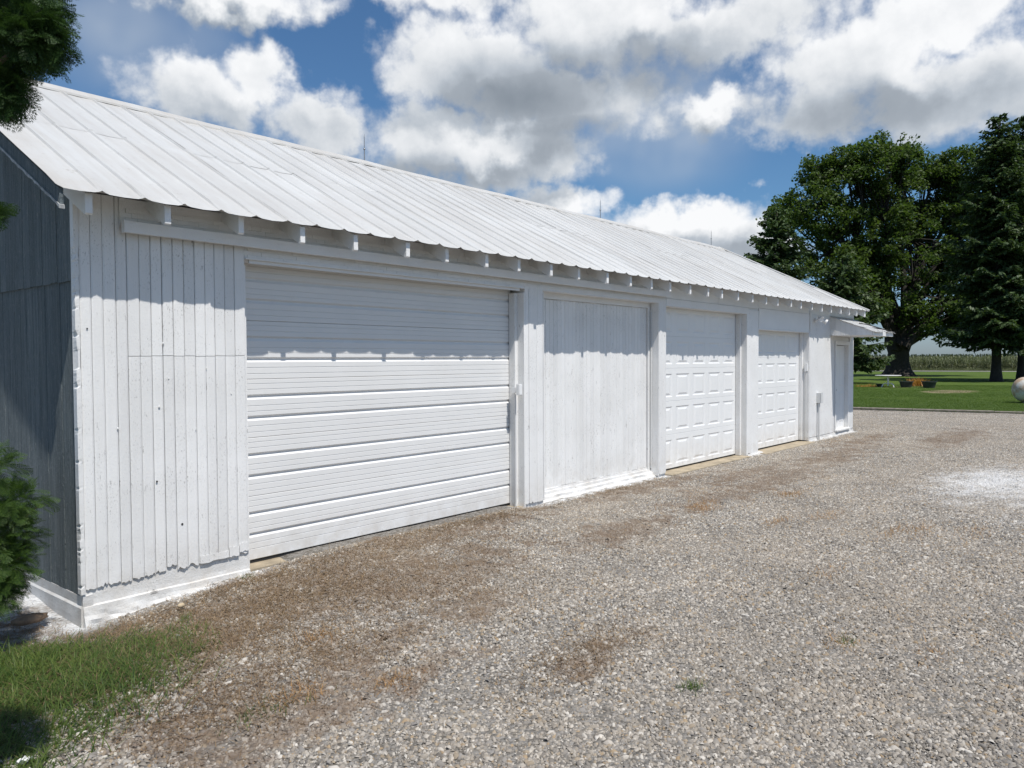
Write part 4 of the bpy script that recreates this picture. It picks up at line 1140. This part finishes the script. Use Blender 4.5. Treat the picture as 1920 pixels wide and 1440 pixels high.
def broadleaf(px, py, depth, blobs, label):
    base = place(px, py, depth); base[2] = -.15
    k = depth / FPX
    root = thing('maple_tree', label, 'tree', base)
    mb = MB()
    # flared trunk dividing into stems
    tr = [(0, 0, 0), (0, 0, .7), (.0, 0, 1.7), (.0, 0, 2.8), (0, 0, 3.8)]
    prof = [(2.1, -.1), (1.5, .25), (1.12, .8), (.92, 1.6), (.90, 2.5), (1.15, 3.4), (1.0, 4.0)]
    n = 18; V = []; F = []
    for r_, z in prof:
        for i in range(n):
            th = 2 * math.pi * i / n; rr = r_ * (1 + .12 * math.sin(3 * th + 1) + .07 * math.sin(7 * th))
            V.append((rr * math.cos(th), rr * math.sin(th), z))
    for j in range(len(prof) - 1):
        for i in range(n): F.append((j * n + i, j * n + (i + 1) % n, (j + 1) * n + (i + 1) % n, (j + 1) * n + i))
    F.append(tuple((len(prof) - 1) * n + i for i in range(n)))
    mb.add(V, F)
    C = []; R_ = []
    for (bx, by, br) in blobs:
        c = HR * (bx - px) * k + np.array([0, 0, 1]) * ((706 - by) * k) + HF * rng.normal(0, 1.5)
        C.append(c); R_.append(br * k)
    pts = []; stems = []
    for c, r_ in zip(C, R_):
        # limb from trunk to each lobe
        s = np.array([rng.normal(0, .5), rng.normal(0, .5), 2.6 + rng.random()])
        m1 = s + (c - s) * .35 + np.array([0, 0, 1.2]) * rng.random() - np.array([c[0], c[1], 0]) * .06; m2 = s + (c - s) * .7 + rng.normal(0, .4, 3)
        path = [s, m1, m2, c + np.array([0, 0, r_ * .4])]
        mb.tube(path, [.42, .28, .17, .06], 8, False)
        ncl = int(46 * (r_ / 4) ** 2) + 12
        dirs = rng.normal(0, 1, (ncl, 3)); dirs /= np.linalg.norm(dirs, axis=1)[:, None]
        rad = r_ * rng.uniform(.35, 1.08, ncl) ** .6
        cl = c + dirs * rad[:, None] * np.array([1, 1, .92])
        for q in cl:
            a_ = path[2] if rng.random() < .5 else np.array(path[3])
            mid = (a_ + q) / 2 + rng.normal(0, .25, 3)
            if rng.random() < .75: mb.tube([a_, mid, q], [.085, .05, .015], 4, False)
            nl = rng.integers(90, 150); cr = rng.uniform(.7, 1.35)
            w = rng.normal(0, 1, (nl, 3)); w /= np.linalg.norm(w, axis=1)[:, None]
            pts.append(q + w * (rng.random(nl) ** .45 * cr)[:, None] * np.array([1, 1, .72]))
        # a few twigs poking out of the outline
        for _ in range(5):
            dv = rng.normal(0, 1, 3); dv[2] = abs(dv[2]); dv /= np.linalg.norm(dv); e_ = c + dv * r_ * rng.uniform(1.1, 1.35)
            mb.tube([c + dv * r_ * .7, e_], [.04, .01], 4, False)
            tt = rng.random(26)[:, None]; pts.append(c + dv * r_ * .9 + (e_ - c - dv * r_ * .9) * tt + rng.normal(0, .16, (26, 3)))
    mb.build('trunk', M['bark'], root, True)
    obj('crown', leaf_cards(np.concatenate(pts), .31, M['leaf'], 'crown'), root)
    return root
broadleaf(1685, 706, 79, [(1585, 345, 62), (1650, 325, 66), (1715, 360, 66), (1535, 405, 62), (1640, 430, 88), (1770, 400, 56), (1790, 345, 32), (1500, 385, 34), (1470, 400, 18), (1555, 500, 72), (1700, 480, 80), (1790, 500, 62), (1610, 560, 62), (1735, 585, 58), (1800, 590, 50), (1540, 320, 30), (1690, 300, 30), (1600, 300, 30), (1815, 420, 48), (1835, 510, 48), (1825, 600, 42), (1765, 325, 38), (1800, 325, 46), (1832, 385, 46), (1820, 470, 46)],
          'big spreading broadleaf tree with thick forked trunk behind the white patio table')

def spruce(base, H, rmax, zlow, mat, label, name='spruce_tree', dens=1.0, lean=0.0, trunk_r=.33, droop=.30):
    root = thing(name, label, 'tree', base)
    MB().tube([(0, 0, -.3), (0, 0, .2), (0, 0, 1.2), (0, 0, H * .5), (lean, 0, H * .98)], [trunk_r * 1.9, trunk_r * 1.35, trunk_r, trunk_r * .6, .03], 12).build('trunk', M['bark'], root, True)
    P = []; A = []
    z = zlow; wood = MB()
    while z < H * .99:
        t = (z - zlow) / (H - zlow)
        L0 = rmax * (1 - t) ** .57 * (1 if t > .08 else .75 + 3 * t)
        nb = int(rng.integers(6, 9)) if t < .9 else 4
        for b in range(nb):
            th = rng.uniform(0, 6.283); L = max(.25, L0 * rng.uniform(.72, 1.18))
            d = np.array([math.cos(th), math.sin(th), 0]); sd = np.array([-d[1], d[0], 0])
            m = max(3, int(L / .22))
            u_ = (np.arange(m) + rng.random(m)) / m
            zc = z + rng.normal(0, .1 + .7 * max(0, .2 - t)) + (-droop * L * u_ ** 1.2 + .22 * L * u_ ** 3) + (.35 * t * L * u_)
            spine = d * (L * u_)[:, None] + np.array([0, 0, 1]) * zc[:, None] + np.array([lean * t, 0, 0])
            if L > 1.0: wood.tube([tuple(spine[0] * .2 + np.array([0, 0, z * .8])), tuple(spine[m // 2]), tuple(spine[-1])], [.05, .03, .01], 4, False)
            # side twigs hang from the spine and carry needle tufts
            for i in range(m):
                wl = (.62 * L * (1 - u_[i]) + .28) * rng.uniform(.6, 1.0); k = max(2, int(dens * wl / .10))
                for sgn in (-1, 1):
                    v = np.sort(rng.random(k))
                    pp = spine[i] + (sd * sgn * .8 + d * .6) * (wl * v)[:, None] * .8 + np.array([0, 0, -1]) * (wl * v ** 1.4 * .32)[:, None]
                    P.append(pp + rng.normal(0, .03, (k, 3)))
                    a = (sd * sgn * .8 + d * .6 + np.array([0, 0, -.35])); a /= np.linalg.norm(a)
                    A.append(np.repeat((a + rng.normal(0, .3, 3))[None], k, 0))
        z += .30 + .22 * (1 - t)
    P = np.concatenate(P); A = np.concatenate(A) + rng.normal(0, .35, P.shape); A /= np.linalg.norm(A, axis=1)[:, None]
    n = len(P); B = np.cross(A, rng.normal(0, 1, (n, 3)) + np.array([0, 0, 2.0])); B /= np.linalg.norm(B, axis=1)[:, None] + 1e-9
    L = rng.uniform(.24, .46, n)[:, None]; W = rng.uniform(.06, .12, n)[:, None]
    V = np.stack([P - A * L * .4, P + B * W, P + A * L * .6, P - B * W], 1).reshape(-1, 3); b = np.arange(n) * 4
    F = np.stack([b, b + 1, b + 2, b + 3], -1)
    wood.build('branches', M['bark'], root)
    obj('crown', np_mesh('crown', V, F, mat, False), root)
    return root
def gp(px, py, z=-.1):
    q = on_ground(px, py, -.07); return (q[0], q[1], z)
def at_depth(px, depth, z=-.1):
    q = place(px, 690, depth); return (q[0], q[1], z)
spruce(at_depth(1868, 60), 20.6, 4.6, 3.2, M['needle'], 'tall dark spruce with bare lower trunk at the right edge', dens=1.15, trunk_r=.34)
spruce(at_depth(1916, 63), 21.4, 4.4, 3.6, M['needle'], 'second tall dark spruce just right of the bare-trunked one', dens=1.15, trunk_r=.32)
spruce(at_depth(1455, 66), 14.6, 5.0, .6, M['needle'], 'dark spruce rising behind the roof, left of the big tree', dens=.8, trunk_r=.3)
spruce(at_depth(1578, 58), 9.6, 3.7, 1.5, M['needle2'], 'broad low spruce behind the end of the garage roof', dens=.95, trunk_r=.3, droop=.25)

# corn field beyond the lane
def corn_mesh(seed):
    r = np.random.default_rng(seed); mb = MB()
    mb.tube([(0, 0, 0), (r.normal(0, .03), r.normal(0, .03), 2.2)], [.02, .008], 4, False)
    for i in range(11):
        z = .3 + i * .165; th = r.uniform(0, 6.28); L = r.uniform(.5, .85)
        d = Vector((math.cos(th), math.sin(th), 0)); s = Vector((-d.y, d.x, 0)) * .045
        p0 = Vector((0, 0, z)); p1 = p0 + d * L * .5 + Vector((0, 0, .28)); p2 = p0 + d * L + Vector((0, 0, -.05))
        mb.add([p0, p1 - s, p1 + s, p2], [(0, 1, 2), (1, 3, 2)])
    mb.add([(0, 0, 2.1), (.06, .02, 2.45), (-.05, .03, 2.42), (.02, -.05, 2.48)], [(0, 1, 2), (0, 2, 3), (0, 3, 1)])
    return mb.mesh('corn', M['corn'])
n = 7000
ty = rng.uniform(-45, 75, n); tx = 121.5 + np.floor(rng.random(n) * 16) * .76 + rng.normal(0, .06, n)
scatter('corn_field', np.stack([tx, ty, np.full(n, -.3)], -1), np.stack([0 * tx, 0 * tx, rng.uniform(0, 6.28, n)], -1), np.repeat(rng.uniform(.88, 1.1, (n, 1)), 3, 1), rng.integers(0, 5, n), [corn_mesh(i) for i in range(5)])
# rough weedy verge in front of the corn
n = 5000
ty = rng.uniform(-40, 70, n); tx = rng.uniform(119.9, 122.0, n)
wm = [blades(np.concatenate([rng.normal(0, .22, (40, 2)), np.zeros((40, 1))], 1), rng.uniform(.3, .9, 40), rng.uniform(0, 6.28, 40), rng.uniform(.0, .5, 40), np.full(40, .03), M['corn'], 'weeds', .5, 2) for _ in range(3)]
scatter('verge_weeds', np.stack([tx, ty, np.full(n, -.3)], -1), np.stack([0 * tx, 0 * tx, rng.uniform(0, 6.28, n)], -1), np.repeat(rng.uniform(.6, 1.2, (n, 1)), 3, 1), rng.integers(0, 3, n), wm)

# ------------------------------------------------------------------ cedar foliage at the left
def spray_mesh(seed, mat):
    """a flat fan of scale-leaf sprays, 1 unit long, along +x"""
    r = np.random.default_rng(seed); V = []; F = []
    def lobe(p, d, L, w):
        n = np.array([0, 0, 1.0]); s = np.cross(n, d); s /= np.linalg.norm(s) + 1e-9
        tip = p + d * L; m = p + d * L * .5
        b = len(V); V.extend([p, m + s * w + n * w * .25, tip, m - s * w + n * w * .25]); F.append((b, b + 3, b + 2, b + 1))
    def rot(d, a, lift):
        c, s = math.cos(a), math.sin(a); q = np.array([d[0] * c - d[1] * s, d[0] * s + d[1] * c, d[2] + lift]); return q / np.linalg.norm(q)
    p = np.zeros(3); d = np.array([1.0, 0, .08]); d /= np.linalg.norm(d)
    N = 11
    for i in range(N):
        t = i / (N - 1)
        L = (.44 * math.sin(math.pi * (.22 + .72 * t)) + .06)
        lobe(p, d, .12, .007)
        for sg in (-1, 1):
            dd = rot(d, sg * r.uniform(.55, .85), r.uniform(-.12, .12)); q = p.copy()
            k = max(2, int(L / .075))
            for j in range(k):
                lobe(q, dd, .085, .0065)
                for s2 in (-1, 1):
                    lobe(q, rot(dd, s2 * r.uniform(.45, .75), r.uniform(-.1, .1)), .085 * (1 - .4 * j / k), .0075)
                q = q + dd * .07; dd = rot(dd, -sg * .05, -.03)
        p = p + d * .083; d = rot(d, r.normal(0, .07), -.045)
    return np.array(V), np.array(F)
SPR = [spray_mesh(i, None) for i in range(5)]
def spray_crown(name, lobes, n, size, mat, parent, origin, droop=.5):
    """sprays on and inside ellipsoid lobes, pointing outwards; lobes: (centre, radii, weight)"""
    Vs = []; Fs = []; off = 0
    wts = np.array([l[2] for l in lobes], float); wts /= wts.sum()
    for i in range(n):
        c, rad, _ = lobes[rng.choice(len(lobes), p=wts)]
        d = rng.normal(0, 1, 3); d /= np.linalg.norm(d); rr = rng.uniform(.25, 1.0) ** .5
        p = np.array(c) + d * np.array(rad) * rr
        x = d + np.array([0, 0, .25 - droop * rng.random()]) + rng.normal(0, .25, 3); x /= np.linalg.norm(x)
        up = np.array([0, 0, 1.0]) + rng.normal(0, .45, 3); y = np.cross(up, x); y /= np.linalg.norm(y); z = np.cross(x, y)
        V, F = SPR[rng.integers(0, 5)]; s = size * rng.uniform(.65, 1.25)
        Vs.append((p - x * s * .55) + (V * s) @ np.stack([x, y, z])); Fs.append(F + off); off += len(V)
    V = np.concatenate(Vs) - np.array(origin)
    return obj(name, np_mesh(name, V, np.concatenate(Fs), mat), parent)
# low shrub beside the gable corner
o0 = np.array([-.92, .30, -.12])
sh = thing('cedar_shrub', 'bushy green cedar shrub beside the grey gable corner', 'shrub', o0)
MB().tube([(0, 0, -.1), (.02, .02, .35), (-.02, .05, 1.1)], [.05, .04, .015], 8).build('trunk', M['bark_cedar'], sh, True)
k = 5.35 / FPX
def lobe_px(px, py, rx, ry, depth, dr=None):
    c = place(px, py, depth); kk = depth / FPX; return (c, (rx * kk, (dr or rx) * kk, ry * kk))
lb = [(*lobe_px(-70, 1015, 135, 120, 5.35), 3), (*lobe_px(20, 940, 72, 42, 5.3), 1.3), (*lobe_px(-20, 880, 58, 50, 5.35), 1.0), (*lobe_px(25, 1060, 42, 62, 5.25), 1.1), (*lobe_px(-100, 900, 90, 110, 5.4), 2), (*lobe_px(-5, 1000, 78, 60, 5.3), 1.5), (*lobe_px(10, 1110, 28, 40, 5.2), .5)]
spray_crown('crown', lb, 1250, .155, M['cedar'], sh, o0, .6)
mb = MB()
for _ in range(26):
    c, rad, _w = lb[rng.integers(0, len(lb))]; e_ = np.array(c) + rng.normal(0, .4, 3) * np.array(rad) - o0
    mb.tube([(0, 0, .2 + rng.random() * .5), tuple(e_ * .5 + np.array([0, 0, .12])), tuple(e_)], [.014, .009, .003], 5, False)
mb.build('branches', M['bark_cedar'], sh)
# tall cedar to the left of the camera whose boughs hang into view
o1 = np.array([-2.95, -3.05, -.12])
ct = thing('cedar_tree', 'tall cedar whose shade-dark boughs hang in at the upper left corner', 'tree', o1)
MB().tube([(0, 0, -.1), (0, 0, .3), (.05, .05, 1.5), (.05, .05, 3.2), (0, .1, 5.6)], [.20, .15, .12, .09, .02], 10).build('trunk', M['bark_cedar'], ct, True)
lb = [(*lobe_px(-75, 5, 165, 165, 2.5, 150), 3.2), (*lobe_px(62, 70, 66, 62, 2.45), 1.6), (*lobe_px(40, 0, 90, 60, 2.5), 1.3), (*lobe_px(8, 165, 45, 52, 2.45), 1.0), (*lobe_px(-130, 150, 110, 110, 2.6), 1.6),
      (np.array([-2.6, -3.1, 3.6]), (.95, .95, .75), 6), (np.array([-2.8, -3.0, 4.6]), (.75, .75, .8), 3.5), (np.array([-2.95, -2.95, 5.4]), (.4, .4, .6), 1.3), (*lobe_px(-12, 402, 22, 22, 2.5), .16),
      (np.array([-3.3, -3.6, 3.2]), (.8, .8, .7), 2.5), (np.array([-2.0, -3.35, 3.25]), (.55, .55, .4), 2.2)]
spray_crown('crown', lb, 4200, .115, M['cedar_shaded'], ct, o1, 1.0)
mb = MB()
for c, rad, _w in lb:
    e_ = np.array(c) - o1
    mb.tube([(.05, .05, max(2.0, e_[2] - .6)), tuple(e_ * .6 + np.array([0, 0, .5 + .4 * (e_[2] - 1.2)]) * .4), tuple(e_)], [.04, .025, .006], 6, False)
mb.build('branches', M['bark_cedar'], ct)

# ------------------------------------------------------------------ garden things on the far lawn
tb = gp(1665, 727); tb = (tb[0], tb[1], -.05)
t_ = thing('patio_table', 'round white patio table on the lawn under the big tree', 'table', tb)
MB().lathe([(.001, .735), (.74, .735), (.76, .745), (.76, .76), (.74, .768), (.001, .77)], (0, 0, 0), 32).build('table_top', M['table'], t_)
MB().lathe([(.05, .12), (.055, .5), (.07, .70), (.20, .734)], (0, 0, 0), 14).build('pedestal', M['table'], t_)
for i in range(4):
    th = math.pi / 4 + i * math.pi / 2 + .2; c, s = math.cos(th), math.sin(th)
    MB().tube([(.04 * c, .04 * s, .22), (.22 * c, .22 * s, .27), (.40 * c, .40 * s, .20), (.50 * c, .50 * s, .02)], [.026, .026, .024, .022], 8).build('leg', M['table'], t_)
def pot(px, py, r_, h_, label, mat):
    b = gp(px, py); root = thing('planter_pot', label, 'planter', (b[0], b[1], -.05), 'dark planters by the patio table')
    MB().lathe([(.001, .0), (r_ * .72, .0), (r_ * .95, h_ * .88), (r_ * 1.06, h_ * .88), (r_ * 1.06, h_), (r_ * .92, h_), (r_ * .90, h_ * .85), (.001, h_ * .85)], (0, 0, 0), 24).build('pot', mat, root)
    MB().lathe([(r_ * .88, h_ * .87), (r_ * .4, h_ * .93), (.001, h_ * .94)], (0, 0, 0), 16).build('soil', M['timber'], root)
    return root
pot(1699, 727.5, .40, .40, 'dark planter pot beside the patio table, left of the orange dead plant', M['pot'])
pot(1742, 728.5, .42, .42, 'dark planter pot right of the orange dead plant', M['pot'])
pot(1650, 726, .24, .20, 'small low dark pot under the left rim of the patio table', M['pot'])
b = gp(1721, 725); dp = thing('dead_plant', 'orange brown dead plant between the two dark planters', 'plant', (b[0], b[1], -.05))
n = 420; q = rng.normal(0, .26, (n, 2))
obj('stems', blades(np.concatenate([q, np.zeros((n, 1))], 1), rng.uniform(.25, .78, n), rng.uniform(0, 6.28, n), rng.uniform(0, .6, n), np.full(n, .035), M['deadplant'], 'stems', .6), dp)
b = gp(1628, 726)
n = 260; q = rng.normal(0, .5, (n, 2)) * np.array([1.0, .9])
o = obj('dead_grass_clump', blades(np.concatenate([q, np.zeros((n, 1))], 1), rng.uniform(.08, .28, n), rng.uniform(0, 6.28, n), rng.uniform(0, .9, n), np.full(n, .025), M['deadplant'], 'dead_grass_clump', .6), None, (b[0], b[1], -.05))
tag(o, 'low patch of orange dead grass left of the patio table', 'plant')
# propane tank at the right edge, mostly out of frame
tk = on_ground(1905, 757, -.07)
ax = HR * 1.0
root = thing('propane_tank', 'rusty old white propane tank on the lawn at the right edge', 'tank', (tk[0] + HR[0] * 1.10, tk[1] + HR[1] * 1.10, -.05))
root.rotation_euler = (0, 0, math.atan2(HR[1], HR[0]) + .25)
R0 = .50; prof = []
for i in range(11):
    a = math.pi / 2 * i / 10; prof.append((max(.001, R0 * math.sin(a)), -.92 - R0 * .85 * math.cos(a)))
prof += [(-0 + p[0], -p[1]) for p in prof[::-1]]
MB().lathe(prof, (0, 0, R0 + .06), 32, 0).build('tank_shell', M['tank'], root, True)
for x in (-.62, .62):
    MB().extrude([(-.34, 0), (.34, 0), (.28, .2), (.0, .09), (-.28, .2)], 0, x - .05, x + .05).build('leg', M['tank'], root)
MB().lathe([(.12, 0), (.13, .05), (.13, .14), (.08, .19), (.001, .20)], (0, 0, 2 * R0 + .055), 16).build('valve_dome', M['tank'], root)

# rock and litter near the corner
def rock(name, loc, s, label, mat):
    r = np.random.default_rng(int(loc[0] * 100) % 97); V = []; F = []; n = 10
    for i in range(1, 6):
        ph = math.pi * i / 6
        for j in range(n):
            th = 2 * math.pi * j / n; rr = 1 + r.uniform(-.12, .12)
            V.append((s[0] * rr * math.sin(ph) * math.cos(th), s[1] * rr * math.sin(ph) * math.sin(th), s[2] * math.cos(ph) * rr))
    for i in range(4):
        for j in range(n): F.append((i * n + j, (i + 1) * n + j, (i + 1) * n + (j + 1) % n, i * n + (j + 1) % n))
    F += [tuple(range(n)), tuple(4 * n + j for j in range(n - 1, -1, -1))]
    o = obj(name, mesh_from(name, V, F, mat, True), None, loc); return tag(o, label, 'rock')
rock('rock', (-.285, .24, -.10), (.13, .055, .035), 'long brown stone on the bare soil below the cedar shrub', plain('brown_rock', (.22, .15, .10), .9, 0, .4, 20, .6))
rock('rock', (.55, -.36, -.085), (.03, .022, .018), 'small tan stone in dry grass by the white foundation', plain('tan_rock', (.45, .36, .24), .9, 0, .3, 20, .6))

pc = on_ground(45, 1432, -.06)
sc_ = MB(); n = 5; V = []; F = []
for i in range(n + 1):
    for j in range(n + 1): V.append(((i / n - .5) * .06, (j / n - .5) * .045, .012 * math.sin(i * 1.7 + j) + .008 * math.cos(j * 2.1)))
for i in range(n):
    for j in range(n): q0 = i * (n + 1) + j; F.append((q0, q0 + n + 1, q0 + n + 2, q0 + 1))
o = sc_.add(V, F).build('paper_scrap', M['table']); o.location = (pc[0], pc[1], -.045)
tag(o, 'crumpled white paper scrap in the grass at the lower left', 'litter')
